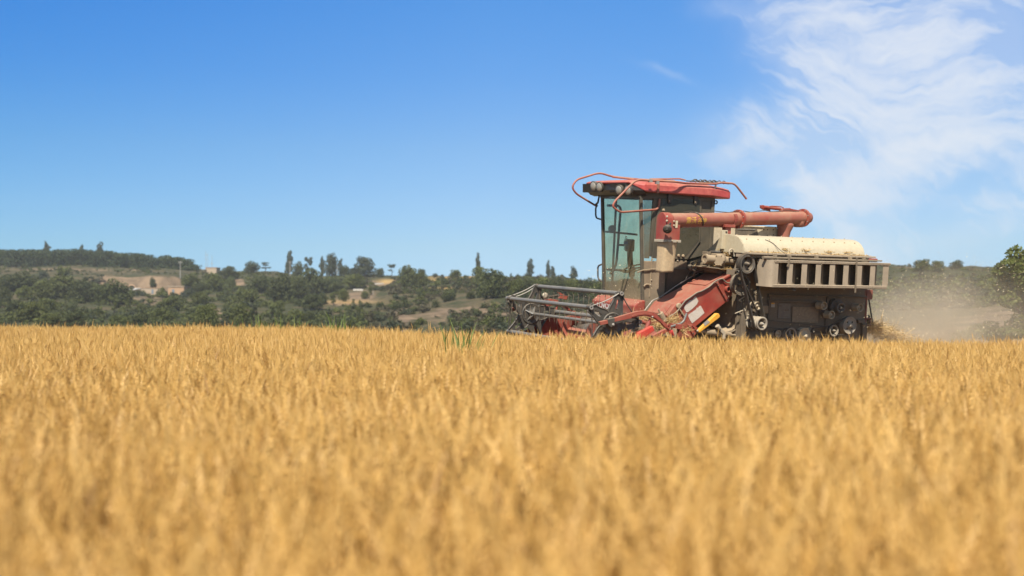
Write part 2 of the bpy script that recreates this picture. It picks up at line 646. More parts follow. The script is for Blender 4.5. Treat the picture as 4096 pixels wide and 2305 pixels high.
# ------------------------------------------------------------------ the far valley side, terraced loess slopes
# each column: bearing (photo column), then (distance, height of the slope as seen: photo row) from the gully to the crest and plateau
COLS = [
    (-1400, [(24, 1480), (25, 1460), (60, 1440), (120, 1345), (170, 1265), (215, 1192), (226, 1160), (262, 1120), (270, 1100), (325, 1062), (440, 1066)]),
    (0,     [(24, 1480), (25, 1460), (60, 1440), (120, 1345), (170, 1265), (215, 1192), (226, 1160), (262, 1120), (270, 1100), (325, 1062), (440, 1066)]),
    (330,   [(24, 1480), (25, 1460), (60, 1440), (120, 1345), (170, 1268), (215, 1200), (230, 1168), (262, 1128), (270, 1103), (325, 1064), (440, 1068)]),
    (440,   [(24, 1480), (25, 1460), (60, 1440), (120, 1345), (170, 1270), (215, 1208), (238, 1180), (262, 1168), (266, 1106), (325, 1068), (440, 1072)]),
    (700,   [(24, 1480), (25, 1460), (60, 1440), (120, 1345), (170, 1272), (215, 1212), (238, 1184), (262, 1172), (266, 1106), (325, 1074), (440, 1078)]),
    (780,   [(24, 1480), (25, 1460), (60, 1440), (120, 1345), (170, 1272), (215, 1215), (238, 1184), (266, 1150), (280, 1112), (325, 1082), (440, 1086)]),
    (1050,  [(24, 1480), (25, 1460), (60, 1440), (120, 1345), (165, 1285), (205, 1228), (232, 1195), (262, 1160), (275, 1118), (318, 1090), (440, 1095)]),
    (1250,  [(24, 1480), (25, 1460), (60, 1440), (118, 1345), (160, 1292), (192, 1240), (202, 1226), (240, 1196), (262, 1150), (300, 1106), (440, 1112)]),
    (1450,  [(24, 1480), (25, 1460), (60, 1440), (116, 1345), (155, 1290), (188, 1236), (198, 1216), (236, 1180), (258, 1150), (296, 1104), (440, 1110)]),
    (1640,  [(24, 1480), (25, 1460), (60, 1440), (112, 1345), (148, 1288), (185, 1205), (196, 1182), (222, 1168), (252, 1140), (292, 1106), (440, 1112)]),
    (1850,  [(24, 1480), (25, 1460), (60, 1440), (106, 1345), (138, 1290), (172, 1215), (182, 1186), (212, 1154), (232, 1126), (272, 1108), (440, 1116)]),
    (2100,  [(24, 1480), (25, 1460), (58, 1430), (98, 1345), (126, 1300), (152, 1245), (166, 1200), (196, 1160), (216, 1134), (255, 1112), (420, 1120)]),
    (2500,  [(24, 1480), (25, 1460), (50, 1430), (82, 1345), (105, 1305), (132, 1255), (150, 1215), (178, 1180), (198, 1160), (232, 1145), (380, 1152)]),
    (3000,  [(24, 1480), (25, 1460), (40, 1390), (58, 1345), (74, 1310), (94, 1260), (108, 1205), (126, 1165), (142, 1120), (168, 1092), (300, 1098)]),
    (3560,  [(24, 1500), (30, 1372), (34, 1366), (40, 1345), (54, 1292), (74, 1235), (88, 1185), (104, 1150), (118, 1110), (142, 1074), (280, 1082)]),
    (3800,  [(24, 1500), (30, 1362), (34, 1350), (42, 1328), (54, 1285), (72, 1230), (86, 1182), (102, 1148), (118, 1108), (140, 1072), (280, 1080)]),
    (4096,  [(24, 1500), (29, 1350), (33, 1322), (42, 1298), (54, 1262), (72, 1215), (86, 1176), (102, 1146), (118, 1108), (140, 1074), (280, 1080)]),
    (5400,  [(24, 1500), (29, 1348), (33, 1318), (42, 1290), (54, 1258), (72, 1212), (86, 1174), (102, 1146), (118, 1108), (140, 1074), (280, 1080)]),
]


def column(px):
    if px <= COLS[0][0]: return COLS[0][1]
    for (a, ca), (b, cb) in zip(COLS, COLS[1:]):
        if px <= b:
            k = (px - a) / (b - a)
            k = k * k * (3 - 2 * k)
            return [(da + (db - da) * k, pa + (pb - pa) * k) for (da, pa), (db, pb) in zip(ca, cb)]
    return COLS[-1][1]


def slope_row(px, d):
    col = column(px)
    for (d0, p0), (d1, p1) in zip(col, col[1:]):
        if d <= d1:
            k = max(0.0, (d - d0) / (d1 - d0))
            return p0 + (p1 - p0) * k
    return col[-1][1]


def hill_z(px, d):
    """height of the land at bearing px, distance d"""
    z = CAMZ + (HOR - slope_row(px, d)) / FPX * d
    x = (px - 2048) / FPX * d
    fade = min(1.0, max(0.0, (d - 45) / 60))
    z += fade * (0.7 * mnoise.noise((x * 0.06, d * 0.06, 0.3)) + 0.45 * mnoise.noise((x * 0.17, d * 0.17, 2.3)) + 0.18 * mnoise.noise((x * 0.5, d * 0.5, 5.3)))
    z += (1 - fade) * 0.06 * mnoise.noise((x * 0.5, d * 0.5, 5.3))
    return z


def spot(px, py, dmin=30):
    """the place on the slope seen at photo column px, row py"""
    col = column(px)
    d = dmin
    while d < col[-1][0]:
        if HOR - (hill_z(px, d) - CAMZ) / d * FPX <= py: break
        d += 0.5
    d = min(d, col[-2][0] + 6)
    return Vector(((px - 2048) / FPX * d, d, hill_z(px, d))), d


def build_hills():
    m, t = new_mat('loess slope')
    tc = t.n('ShaderNodeTexCoord').outputs['Object']
    at = t.n('ShaderNodeAttribute', {'attribute_name': 'cover'})
    sp = t.n('ShaderNodeSeparateColor', None, i0=at.outputs['Color'])
    bare, green, gold = sp.outputs
    st = t.n('ShaderNodeMapping', None, Vector=tc, Scale=(0.5, 0.5, 0.12))
    n1 = t.noise(st, 0.55, 8.0, 0.62, 0.4)
    n2 = t.noise(tc, 0.16, 6.0, 0.6)
    n3 = t.noise(tc, 2.2, 5.0, 0.65)
    dry = t.mix(t.remap(n3, 0.3, 0.7), (0.055, 0.046, 0.026, 1), (0.125, 0.097, 0.052, 1))
    grass = t.mix(t.remap(n3, 0.3, 0.7), (0.026, 0.032, 0.014, 1), (0.062, 0.062, 0.027, 1))
    loess = t.mix(t.remap(n1, 0.35, 0.65), (0.085, 0.062, 0.040, 1), (0.225, 0.158, 0.098, 1))
    goldc = t.mix(t.remap(n3, 0.3, 0.7), (0.40, 0.25, 0.09, 1), (0.50, 0.33, 0.12, 1))
    g = t.remap(t.math('ADD', green, t.math('MULTIPLY', t.math('SUBTRACT', n2, 0.5), 2.2)), 0.35, 0.65)
    c = t.mix(g, dry, grass)
    b = t.remap(t.math('ADD', bare, t.math('MULTIPLY', t.math('SUBTRACT', n1, 0.5), 1.3)), 0.38, 0.62)
    c = t.mix(b, c, loess)
    c = t.mix(gold, c, goldc)
    p = t.n('ShaderNodeBsdfPrincipled', None, Base_Color=c, Roughness=0.95)
    p.inputs['Specular IOR Level'].default_value = 0.1
    bm_ = t.n('ShaderNodeBump', None, Strength=0.7, Distance=0.5, Height=n3)
    t.put(p.inputs['Normal'], bm_)
    t.n('ShaderNodeOutputMaterial', None, Surface=p)

    pxs = [-1400 + 20 * i for i in range(341)]
    V, F, cov = [], [], []
    nd = 150
    for j in range(nd):
        for px in pxs:
            col = column(px)
            k = j / (nd - 1)
            # spend the rows between the gully and the crest
            d0, d1, d2 = col[0][0] - 2, col[-2][0] + 4, col[-1][0]
            d = d0 + (d1 - d0) * (k / 0.94) if k < 0.94 else d1 + (d2 - d1) * ((k - 0.94) / 0.06)
            z = hill_z(px, d)
            x = (px - 2048) / FPX * d
            V.append((x, d, z))
            py = HOR - (z - CAMZ) / d * FPX
            steep = (hill_z(px, d + 1.2) - hill_z(px, d - 1.2)) / 2.4
            nz = mnoise.noise((x * 0.05, d * 0.05, 9.0))
            bare = 0.06 + 0.55 * max(0, min(1, (steep - 0.25) / 0.5)) + 0.2 * nz
            green = 0.62
            gold = 0.0
            def blob(cx, cy, rx, ry):
                return math.exp(-((px - cx) / rx) ** 2 - ((py - cy) / ry) ** 2)
            # bare cliff behind the farmyard, the yards and cut banks that show pale earth
            bare += 0.55 * blob(575, 1138, 170, 38) + 1.0 * blob(955, 1132, 28, 16) + 0.5 * blob(585, 1205, 110, 22)
            bare += 0.8 * blob(1430, 1187, 100, 26) + 0.6 * blob(1355, 1212, 130, 10) + 0.7 * blob(860, 1255, 38, 46)
            bare += 0.9 * blob(1600, 1290, 30, 45) + 0.7 * blob(2010, 1275, 90, 45) + 0.5 * blob(1850, 1245, 200, 22) + 0.8 * blob(1520, 1135, 55, 14)
            bare += 0.45 * blob(60, 1310, 80, 20) + 0.4 * blob(300, 1080, 400, 10) + 0.6 * blob(4000, 1260, 180, 55) + 0.3 * blob(3650, 1230, 200, 60) + 0.3 * blob(3700, 1160, 130, 14)
            bare += 1.0 * blob(3950, 1335, 300, 22)
            bare += 0.38 * blob(1800, 1275, 320, 45)
            bare -= 0.3 * blob(1650, 1205, 200, 24)
            green -= 0.22 * blob(1800, 1225, 300, 60); green += 0.0 - 0.25 * blob(300, 1085, 500, 14) + 0.1 * blob(3800, 1110, 250, 30)
            gold += 0.95 * (blob(1860, 1111, 150, 4.5) + blob(1700, 1122, 130, 3.5) + blob(1830, 1153, 130, 3)) + 0.5 * blob(1390, 1208, 120, 8)
            gold += 0.8 * blob(1545, 1128, 28, 9)
            if d < 44 and px > 2300:
                bare, gold = 0.9, 0.25 if px < 3500 else 0.1
            cov.append((min(1, max(0, bare)), min(1, max(0, green)), min(1, max(0, gold)), 1))
    nx = len(pxs)
    for j in range(nd - 1):
        for i in range(nx - 1):
            F.append((j * nx + i, j * nx + i + 1, (j + 1) * nx + i + 1, (j + 1) * nx + i))
    me = bpy.data.meshes.new('hillside')
    me.from_pydata(V, [], F)
    ca = me.color_attributes.new('cover', 'FLOAT_COLOR', 'POINT')
    ca.data.foreach_set('color', [q for c4 in cov for q in c4])
    me.polygons.foreach_set('use_smooth', [True] * len(F))
    me.materials.append(m)
    me.update()
    o = bpy.data.objects.new('hillside', me)
    C.objects.link(o)
    tag(o, 'terraced dry hillside of earth banks and scrub across the valley', 'hillside', kind='structure')


build_hills()


# ------------------------------------------------------------------ foliage
def leaf_mat(name, c1, c2, c3, trans=0.3):
    m, t = new_mat(name)
    rnd = t.n('ShaderNodeObjectInfo').outputs['Random']
    at = t.n('ShaderNodeAttribute', {'attribute_name': 'tone'}).outputs['Fac']
    col = t.mix(at, (*c1, 1), (*c2, 1))
    col = t.mix(t.math('MULTIPLY', rnd, 0.6), col, (*c3, 1))
    d = t.n('ShaderNodeBsdfPrincipled', None, Base_Color=col, Roughness=0.6)
    d.inputs['Specular IOR Level'].default_value = 0.25
    tr = t.n('ShaderNodeBsdfTranslucent', None, Color=col)
    mx = t.n('ShaderNodeMixShader', None, i0=trans, i1=d.outputs[0], i2=tr)
    t.n('ShaderNodeOutputMaterial', None, Surface=mx)
    return m


LEAF = {
    'dark': leaf_mat('dark leaves', (0.046, 0.056, 0.017), (0.084, 0.096, 0.026), (0.050, 0.056, 0.021)),
    'mid': leaf_mat('mid green leaves', (0.072, 0.086, 0.020), (0.132, 0.145, 0.034), (0.074, 0.080, 0.024)),
    'pale': leaf_mat('pale willow leaves', (0.070, 0.088, 0.030), (0.120, 0.140, 0.045), (0.080, 0.090, 0.036)),
    'grey': leaf_mat('grey green leaves', (0.050, 0.062, 0.032), (0.082, 0.095, 0.050), (0.055, 0.060, 0.036)),
    'near': leaf_mat('bright glossy leaves', (0.085, 0.110, 0.020), (0.190, 0.215, 0.042), (0.10, 0.12, 0.024), 0.5),
    'dry': leaf_mat('dry dusty leaves', (0.075, 0.068, 0.036), (0.120, 0.105, 0.056), (0.08, 0.07, 0.04)),
    'orchard': leaf_mat('orchard leaves', (0.026, 0.040, 0.014), (0.050, 0.070, 0.022), (0.03, 0.042, 0.016)),
}
BARK = paint('bark', (0.085, 0.065, 0.045), 0.9, dust=0.05, up=0.0, scale=3)


def leaf_cloud(rnd, lobes, n, size, tone_scale=0.35):
    """leaf-sized faces through the volume of the lobes [(centre, radii)...]"""
    v, f, tone = [], [], []
    vols = [a[1][0] * a[1][1] * a[1][2] for a in lobes]
    vt = sum(q ** 0.8 for q in vols)
    for (c, r), vol in zip(lobes, vols):
        k = int(n * vol ** 0.8 / vt)
        lt = rnd.uniform(-0.25, 0.25)
        for _ in range(k):
            while True:
                q = Vector((rnd.uniform(-1, 1), rnd.uniform(-1, 1), rnd.uniform(-1, 1)))
                L = q.length
                if 0.05 < L <= 1: break
            q = q / L * (L ** 0.45)
            rr = 1.0 + 0.22 * mnoise.noise((q.x * 2.3 + c[0], q.y * 2.3 + c[1], q.z * 2.3 + c[2]))
            p = Vector((c[0] + q.x * r[0] * rr, c[1] + q.y * r[1] * rr, c[2] + q.z * r[2] * rr))
            if mnoise.noise((p.x * 2.2 / max(r), p.y * 2.2 / max(r), p.z * 2.2 / max(r) + 4)) < -0.4: continue
            nrm = (q * 0.6 + Vector((rnd.gauss(0, 1), rnd.gauss(0, 1), rnd.gauss(0, 1) + 0.4)) * 0.6).normalized()
            s = nrm.orthogonal().normalized()
            s = Matrix.Rotation(rnd.uniform(0, 6.28), 3, nrm) @ s
            u = nrm.cross(s)
            a, b_ = size * rnd.uniform(0.6, 1.3), size * rnd.uniform(0.35, 0.7)
            b = len(v)
            v.extend([tuple(p - s * a), tuple(p + u * b_ - nrm * 0.1 * size), tuple(p + s * a), tuple(p - u * b_ - nrm * 0.1 * size)])
            f.append((b, b + 1, b + 2, b + 3))
            tt = 0.5 + lt + rnd.uniform(-0.3, 0.3)
            tone.extend([tt] * 4)
    return v, f, tone


def mesh_from(name, v, f, tone, mat):
    me = bpy.data.meshes.new(name)
    me.from_pydata(v, [], f)
    a = me.attributes.new('tone', 'FLOAT', 'POINT')
    a.data.foreach_set('value', tone)
    me.materials.append(mat)
    me.update()
    return me


def crown_shape(rnd, kind):
    """lobes of a crown one unit wide, one unit tall (base of crown at 0)"""
    L = []
    if kind == 'round':
        n = rnd.randint(12, 15)
        for i in range(n):
            a = i * 2.4 + rnd.uniform(-0.5, 0.5)
            h = 0.14 + 0.66 * i / (n - 1) + rnd.uniform(-0.05, 0.05)
            w = 0.31 * math.sin(math.pi * min(0.97, 0.22 + h * 0.78)) * rnd.uniform(0.7, 1.1)
            L.append(((math.cos(a) * w, math.sin(a) * w, h), (rnd.uniform(0.17, 0.24), rnd.uniform(0.17, 0.24), rnd.uniform(0.14, 0.20))))
        L.append(((0, 0, 0.4), (0.24, 0.24, 0.34)))
    elif kind == 'poplar':
        for i in range(9):
            h = 0.12 + 0.8 * i / 8
            w = 0.34 * (1 - abs(h - 0.4) / 0.75) + 0.05
            L.append(((rnd.uniform(-0.14, 0.14), rnd.uniform(-0.14, 0.14), h), (w * rnd.uniform(0.6, 1.1), w * rnd.uniform(0.6, 1.1), 0.1)))
    elif kind == 'bush':
        for i in range(7):
            a = rnd.uniform(0, 6.28)
            w = rnd.uniform(0, 0.32)
            L.append(((math.cos(a) * w, math.sin(a) * w, rnd.uniform(0.18, 0.62)), (rnd.uniform(0.15, 0.24), rnd.uniform(0.15, 0.24), rnd.uniform(0.2, 0.34))))
    elif kind == 'open':
        for i in range(11):
            a = rnd.uniform(0, 6.28)
            w = rnd.uniform(0.05, 0.40)
            h = rnd.uniform(0.15, 0.9)
            L.append(((math.cos(a) * w, math.sin(a) * w, h), (rnd.uniform(0.09, 0.17), rnd.uniform(0.09, 0.17), rnd.uniform(0.07, 0.13))))
    elif kind == 'flat':
        for i in range(8):
            a = rnd.uniform(0, 6.28)
            w = rnd.uniform(0.05, 0.36)
            L.append(((math.cos(a) * w, math.sin(a) * w, rnd.choice((0.25, 0.62, 0.8)) + rnd.uniform(-0.06, 0.06)), (rnd.uniform(0.14, 0.22), rnd.uniform(0.14, 0.22), 0.09)))
    return L


CROWNS = {}


def crown_mesh(kind, mat, var):
    key = (kind, mat, var)
    if key not in CROWNS:
        rnd = random.Random(kind + mat + str(var))
        n = {'round': 2900, 'poplar': 1100, 'bush': 1300, 'open': 1200, 'flat': 800}[kind]
        v, f, tone = leaf_cloud(rnd, crown_shape(rnd, kind), n, {'round': 0.042, 'poplar': 0.055, 'bush': 0.052, 'open': 0.042, 'flat': 0.045}[kind])
        CROWNS[key] = mesh_from('crown', v, f, tone, LEAF[mat])
    return CROWNS[key]


TRUNKS = {}


def trunk_mesh(var):
    if var not in TRUNKS:
        rnd = random.Random(900 + var)
        mb = MB()
        top = Vector((rnd.uniform(-0.05, 0.05), rnd.uniform(-0.05, 0.05), 0.72))
        mb.tube([(0, 0, -0.06), (0.01, 0.0, 0.2), tuple(top * 0.6 + Vector((0.02, 0, 0))), tuple(top)], [0.05, 0.036, 0.024, 0.008], 6)
        for i in range(5):
            h = rnd.uniform(0.2, 0.5)
            a = rnd.uniform(0, 6.28)
            mb.tube([(0, 0, h), (math.cos(a) * 0.14, math.sin(a) * 0.14, h + 0.14), (math.cos(a) * 0.3, math.sin(a) * 0.3, h + 0.26)], [0.02, 0.013, 0.004], 5)
        o = mb.build('trunk', BARK)
        TRUNKS[var] = o.data
        bpy.data.objects.remove(o)
    return TRUNKS[var]


def tree(px, py, h, w, kind, mat, label, group, name='tree', cat='tree', seed=0):
    """a tree rooted where the slope is seen at (px, py), h by w photo pixels large"""
    p, d = spot(px, py)
    row = HOR - (p.z - CAMZ) / d * FPX
    if row > py + 3: h += row - py            # rooted just behind the brow
    H, W = h / FPX * d, w / FPX * d
    e = empty(name, p, (0, 0, (px * 0.37) % 6.28))
    tag(e, label, cat, group)
    bare = {'round': 0.0, 'poplar': 0.03, 'bush': -0.04, 'open': 0.1, 'flat': 0.3}[kind]
    cr = bpy.data.objects.new('crown', crown_mesh(kind, mat, (int(px) * 7 + int(py)) % 4))
    C.objects.link(cr)
    cr.parent = e
    if kind == 'poplar': W *= 1.6
    cr.scale = (W * 1.12, W * 1.12, H * (1 - bare) * 1.04)
    cr.location = (0, 0, H * bare)
    if kind != 'bush':
        tr = bpy.data.objects.new('trunk', trunk_mesh((int(px) + int(py)) % 5))
        C.objects.link(tr)
        tr.parent = e
        sw = min(W, H) if kind != 'poplar' else H * 0.5
        tr.scale = (sw * 0.9, sw * 0.9, H * 0.95)
    return e


G1, G2, G3, G4 = 'trees on the slope across the valley', 'trees along the skyline', 'bushes on the earth banks', 'trees of the green belt behind the reel'
TREES = [
    # left end of the slope, below the orchard
    (95, 1077, 26, 30, 'bush', 'dark', 'small round bush on the dry bank below the left end of the orchard', G3),
    (260, 1104, 50, 58, 'bush', 'mid', 'rounded olive green tree on the terrace just below the middle of the orchard', G1),
    (72, 1168, 80, 150, 'round', 'dark', 'broad dark tree with a flat top at the left edge of the slope', G1),
    (172, 1128, 46, 46, 'round', 'grey', 'small grey green tree between the broad dark tree and the terrace tree', G1),
    (168, 1202, 82, 88, 'round', 'mid', 'bright green round tree in front of the broad dark tree', G1),
    (97, 1200, 56, 68, 'round', 'mid', 'low green tree at the foot of the broad dark tree', G1),
    (252, 1192, 98, 112, 'round', 'mid', 'tall green tree under the terrace tree', G1),
    (328, 1206, 86, 112, 'round', 'dark', 'dark wide tree in the middle of the left thicket', G1),
    (390, 1142, 46, 66, 'open', 'grey', 'sparse grey tree at the left end of the bare cliff', G1),
    (470, 1218, 98, 132, 'round', 'dark', 'large blackish tree left of the white roofed shed', G1),
    (395, 1212, 72, 92, 'round', 'dark', 'dark tree against the left side of the large blackish tree', G1),
    (18, 1224, 70, 66, 'round', 'dark', 'dusky tree cut by the left edge of the photo', G1),
    (62, 1268, 68, 84, 'round', 'dark', 'dark scrubby tree above the lowest cut bank at far left', G1),
    (125, 1288, 82, 118, 'round', 'mid', 'broad bright green tree low on the slope near the left edge', G1),
    (192, 1258, 66, 88, 'round', 'mid', 'mid green tree behind the broad bright green one', G1),
    (285, 1256, 46, 64, 'round', 'pale', 'pale young tree on the open grass strip', G1),
    (205, 1304, 52, 88, 'round', 'mid', 'low tree right of the broad bright green one, near the wheat', G1),
    (300, 1314, 66, 102, 'round', 'dark', 'deep green tree just over the wheat, left of the pale bush', G1),
    (388, 1318, 60, 88, 'bush', 'pale', 'pale rounded bush just over the wheat', G3),
    (457, 1250, 64, 66, 'open', 'mid', 'light tree with a visible trunk under the large blackish tree', G1),
    (508, 1247, 50, 38, 'open', 'mid', 'narrow light tree right of the one with the visible trunk', G1),
    (563, 1250, 34, 42, 'round', 'mid', 'small round tree on the bare slope below the farmyard', G1),
    # farmyard
    (611, 1154, 40, 26, 'round', 'dark', 'dark round tree in front of the bare cliff in the yard', G1),
    (583, 1170, 16, 26, 'bush', 'dark', 'little dark shrub at the foot of the yard wall', G3),
    (650, 1184, 40, 38, 'bush', 'mid', 'bush left of the brick house', G3),
    (692, 1180, 30, 46, 'bush', 'grey', 'grey green shrub hiding the front of the brick house', G3),
    (738, 1192, 16, 30, 'bush', 'grey', 'little grey shrub on the bank below the brick house', G3),
    (765, 1162, 68, 82, 'round', 'mid', 'green tree right of the bare cliff', G1),
    (850, 1166, 78, 92, 'round', 'mid', 'lush green tree below the beige hut', G1),
    (925, 1156, 52, 46, 'round', 'pale', 'light green tree left of the round earth scar', G1),
    (915, 1116, 50, 72, 'round', 'dark', 'dark tree on the rim right of the beige hut', G1),
    (800, 1172, 38, 62, 'round', 'dark', 'dark low tree under the trees right of the cliff', G1),
    (756, 1186, 32, 42, 'round', 'grey', 'grey tree beside the right corner of the brick house', G1),
    (800, 1224, 58, 88, 'round', 'mid', 'green tree above the steep bare gully', G1),
    (828, 1318, 104, 102, 'round', 'mid', 'tall full tree just left of the bare gully', G1),
    (690, 1242, 58, 98, 'round', 'mid', 'wide green tree below the little grey shrub', G1),
    (648, 1304, 72, 102, 'round', 'mid', 'wide tree low on the slope left of the yellowish willow', G1),
    (560, 1312, 60, 96, 'round', 'dark', 'dull green tree just over the wheat behind the green reeds', G1),
    (478, 1314, 54, 90, 'round', 'mid', 'leafy tree just over the wheat right of the pale bush', G1),
    (715, 1314, 64, 44, 'open', 'pale', 'yellowish willow standing just over the wheat', G1),
    # middle
    (1040, 1172, 70, 92, 'round', 'dark', 'dark tree right of the round earth scar', G1),
    (985, 1220, 64, 98, 'round', 'mid', 'wide tree over the head of the bare gully', G1),
    (1120, 1212, 112, 112, 'round', 'dark', 'great dark tree under the slim skyline poplars', G1),
    (1192, 1205, 96, 100, 'round', 'dark', 'dark tree joined to the right of the great dark tree', G1),
    (965, 1314, 98, 92, 'round', 'mid', 'tall green tree just right of the bare gully', G1),
    (1013, 1308, 90, 58, 'open', 'grey', 'thin grey tree with a pale stem low on the slope', G1),
    (1092, 1304, 94, 76, 'open', 'pale', 'tall pale willow low on the slope', G1),
    (1112, 1258, 52, 62, 'round', 'mid', 'green tree behind the tall pale willow', G1),
    (1183, 1300, 60, 78, 'round', 'mid', 'round green tree right of the tall pale willow', G1),
    (1243, 1300, 54, 54, 'round', 'dark', 'small dark tree at the foot of the open field bank', G1),
    (1048, 1318, 40, 80, 'bush', 'mid', 'low bushes between the two willows, just over the wheat', G3),
    (1250, 1240, 66, 88, 'round', 'dark', 'dark tree at the left end of the open field', G1),
    (1248, 1178, 104, 98, 'round', 'dark', 'dark tree rising from behind the field to the skyline', G1),
    (1312, 1172, 64, 88, 'round', 'pale', 'pale billowing willow left of the green field tree', G1),
    (1418, 1156, 60, 90, 'round', 'mid', 'full green tree on the edge of the stony yard', G1),
    (1352, 1176, 46, 74, 'round', 'dark', 'dark tree below the pale billowing willow', G1),
    (1373, 1207, 52, 46, 'round', 'mid', 'fresh green tree on the left of the open field', G1),
    (1335, 1224, 54, 42, 'open', 'mid', 'fruit tree with forked trunk at the near edge of the field', G1),
    (1290, 1219, 48, 42, 'round', 'dark', 'short tree left of the forked fruit tree', G1),
    (1461, 1196, 32, 38, 'round', 'mid', 'lone fruit tree in the middle of the open field', G1),
    (1485, 1182, 36, 34, 'open', 'mid', 'light tree behind the lone fruit tree', G1),
    (1414, 1219, 22, 22, 'open', 'mid', 'sapling near the front of the open field', G1),
    (1440, 1216, 16, 9, 'poplar', 'mid', 'tiny upright sapling right of the sapling', G1),
    # skyline
    (187, 1014, 46, 26, 'poplar', 'grey', 'leaning poplar sticking up from the left of the orchard', G2),
    (322, 1016, 32, 22, 'poplar', 'grey', 'shortest poplar sticking up from the orchard', G2),
    (401, 1018, 46, 30, 'poplar', 'grey', 'double poplar sticking up from the right of the orchard', G2),
    (1008, 1092, 46, 66, 'round', 'dark', 'dark domed tree on the skyline right of the masts', G2),
    (1062, 1094, 44, 44, 'flat', 'dark', 'wind bent tree on the skyline beside the domed one', G2),
    (1154, 1088, 80, 30, 'poplar', 'grey', 'slim grey poplar next to the pale pole', G2),
    (1192, 1096, 48, 50, 'round', 'dark', 'dark tree right of the slim grey poplar', G2),
    (1233, 1102, 72, 44, 'open', 'grey', 'ragged tree with twin tops on the skyline', G2),
    (1291, 1098, 70, 20, 'poplar', 'grey', 'very thin poplar left of the tallest skyline tree', G2),
    (1328, 1104, 92, 58, 'round', 'grey', 'tallest tree on the skyline, with a bulging crown', G2),
    (1362, 1098, 60, 18, 'poplar', 'grey', 'thin crooked poplar right of the tallest skyline tree', G2),
    (1380, 1100, 38, 44, 'round', 'dark', 'dark round tree between the thin poplar and the big clump', G2),
    (1458, 1108, 82, 90, 'round', 'grey', 'big grey green clump of poplars on the skyline', G2),
    (1412, 1106, 34, 44, 'round', 'grey', 'small tree at the left foot of the big poplar clump', G2),
    (1521, 1110, 36, 34, 'round', 'dark', 'dark tree at the right foot of the big poplar clump', G2),
    (1568, 1108, 52, 40, 'flat', 'grey', 'umbrella shaped tree standing alone in the skyline gap', G2),
    (1632, 1148, 88, 88, 'round', 'mid', 'full green tree under a pole right of the umbrella shaped tree', G2),
    (1684, 1148, 58, 62, 'round', 'mid', 'green tree left of the golden terrace', G1),
    (1686, 1108, 32, 40, 'round', 'dark', 'dark small tree on the skyline left of the golden terrace', G2),
    (1742, 1110, 18, 24, 'bush', 'grey', 'faint little bush above the golden terrace', G2),
    (1822, 1113, 34, 50, 'round', 'mid', 'rounded lone tree above the golden terrace', G2),
    (1864, 1112, 12, 22, 'bush', 'dark', 'low dark bush right of the rounded lone tree', G2),
    (1912, 1090, 74, 20, 'poplar', 'grey', 'poplar tip rising behind the pointed green tree', G2),
    (1918, 1152, 88, 70, 'round', 'mid', 'pointed green tree at the right end of the golden terrace', G1),
    (1976, 1194, 116, 120, 'round', 'dark', 'massive dark tree left of the reel', G1),
    (2118, 1116, 76, 28, 'poplar', 'grey', 'tallest of the poplars above the reel', G2),
    (2192, 1112, 68, 16, 'poplar', 'grey', 'thinnest pointed poplar above the reel', G2),
    (2214, 1112, 44, 22, 'poplar', 'grey', 'short poplar right of the thinnest one', G2),
    (2293, 1118, 50, 28, 'poplar', 'grey', 'poplar nearest the cab, over the far end of the reel', G2),
    (2044, 1116, 22, 8, 'poplar', 'grey', 'tiny spindly tree on the skyline right of the massive dark tree', G2),
    # belt behind the reel
    (2062, 1190, 74, 84, 'round', 'mid', 'first tree of the green belt, beside the massive dark tree', G4),
    (2116, 1188, 78, 82, 'round', 'dark', 'tree of the green belt under the tallest poplar', G4),
    (2172, 1190, 82, 84, 'round', 'mid', 'tree of the green belt under the thinnest poplar', G4),
    (2228, 1192, 80, 84, 'round', 'dark', 'tree of the green belt under the short poplar', G4),
    (2286, 1196, 82, 84, 'round', 'mid', 'tree of the green belt under the poplar nearest the cab', G4),
    (2344, 1200, 84, 88, 'round', 'dark', 'tree of the green belt left of the cab windscreen', G4),
    (2400, 1206, 80, 90, 'round', 'mid', 'last tree of the green belt, partly behind the cab', G4),
    (1790, 1206, 40, 72, 'bush', 'dark', 'dark bush on the terrace edge below the golden strip', G3),
    (1880, 1198, 34, 48, 'bush', 'dark', 'leafy bush on the terrace edge left of the massive dark tree', G3),
    (1700, 1166, 22, 60, 'bush', 'mid', 'low hedge bush left under the golden terrace', G3),
    (1835, 1150, 22, 34, 'bush', 'dark', 'upright dark shrub on the bank below the golden terrace', G3),
    (1585, 1245, 34, 48, 'bush', 'dark', 'dark shrub on the eroded bank right of the open field', G3),
    (1480, 1272, 32, 70, 'bush', 'mid', 'broad shrub on the slope below the open field', G3),
    (1408, 1312, 40, 100, 'bush', 'dark', 'spreading dark shrub just over the wheat in the middle', G3),
    (1680, 1300, 34, 60, 'bush', 'mid', 'shrub on the eroded slope behind the green reeds', G3),
    (1985, 1290, 30, 20, 'bush', 'dark', 'narrow dark shrub in the erosion channel left of the reel', G3),
    (2040, 1322, 34, 44, 'bush', 'mid', 'green shrub at the foot of the erosion face near the reel', G3),
    # right of the harvester
    (3690, 1086, 50, 76, 'round', 'mid', 'wide bushy tree on the hazy skyline behind the dust', G2),
    (3752, 1090, 48, 60, 'round', 'mid', 'right half of the bushy pair on the hazy skyline', G2),
    (3827, 1078, 36, 56, 'round', 'dark', 'single rounded tree on the hazy skyline left of the near tree', G2),
    (3720, 1165, 60, 110, 'bush', 'grey', 'broad shrub veiled by dust on the slope behind the harvester', G3),
    (3600, 1195, 44, 90, 'bush', 'grey', 'dusty shrub on the slope just right of the side guard', G3),
    (3880, 1180, 40, 90, 'bush', 'grey', 'dusty shrub on the slope left of the near tree', G3),
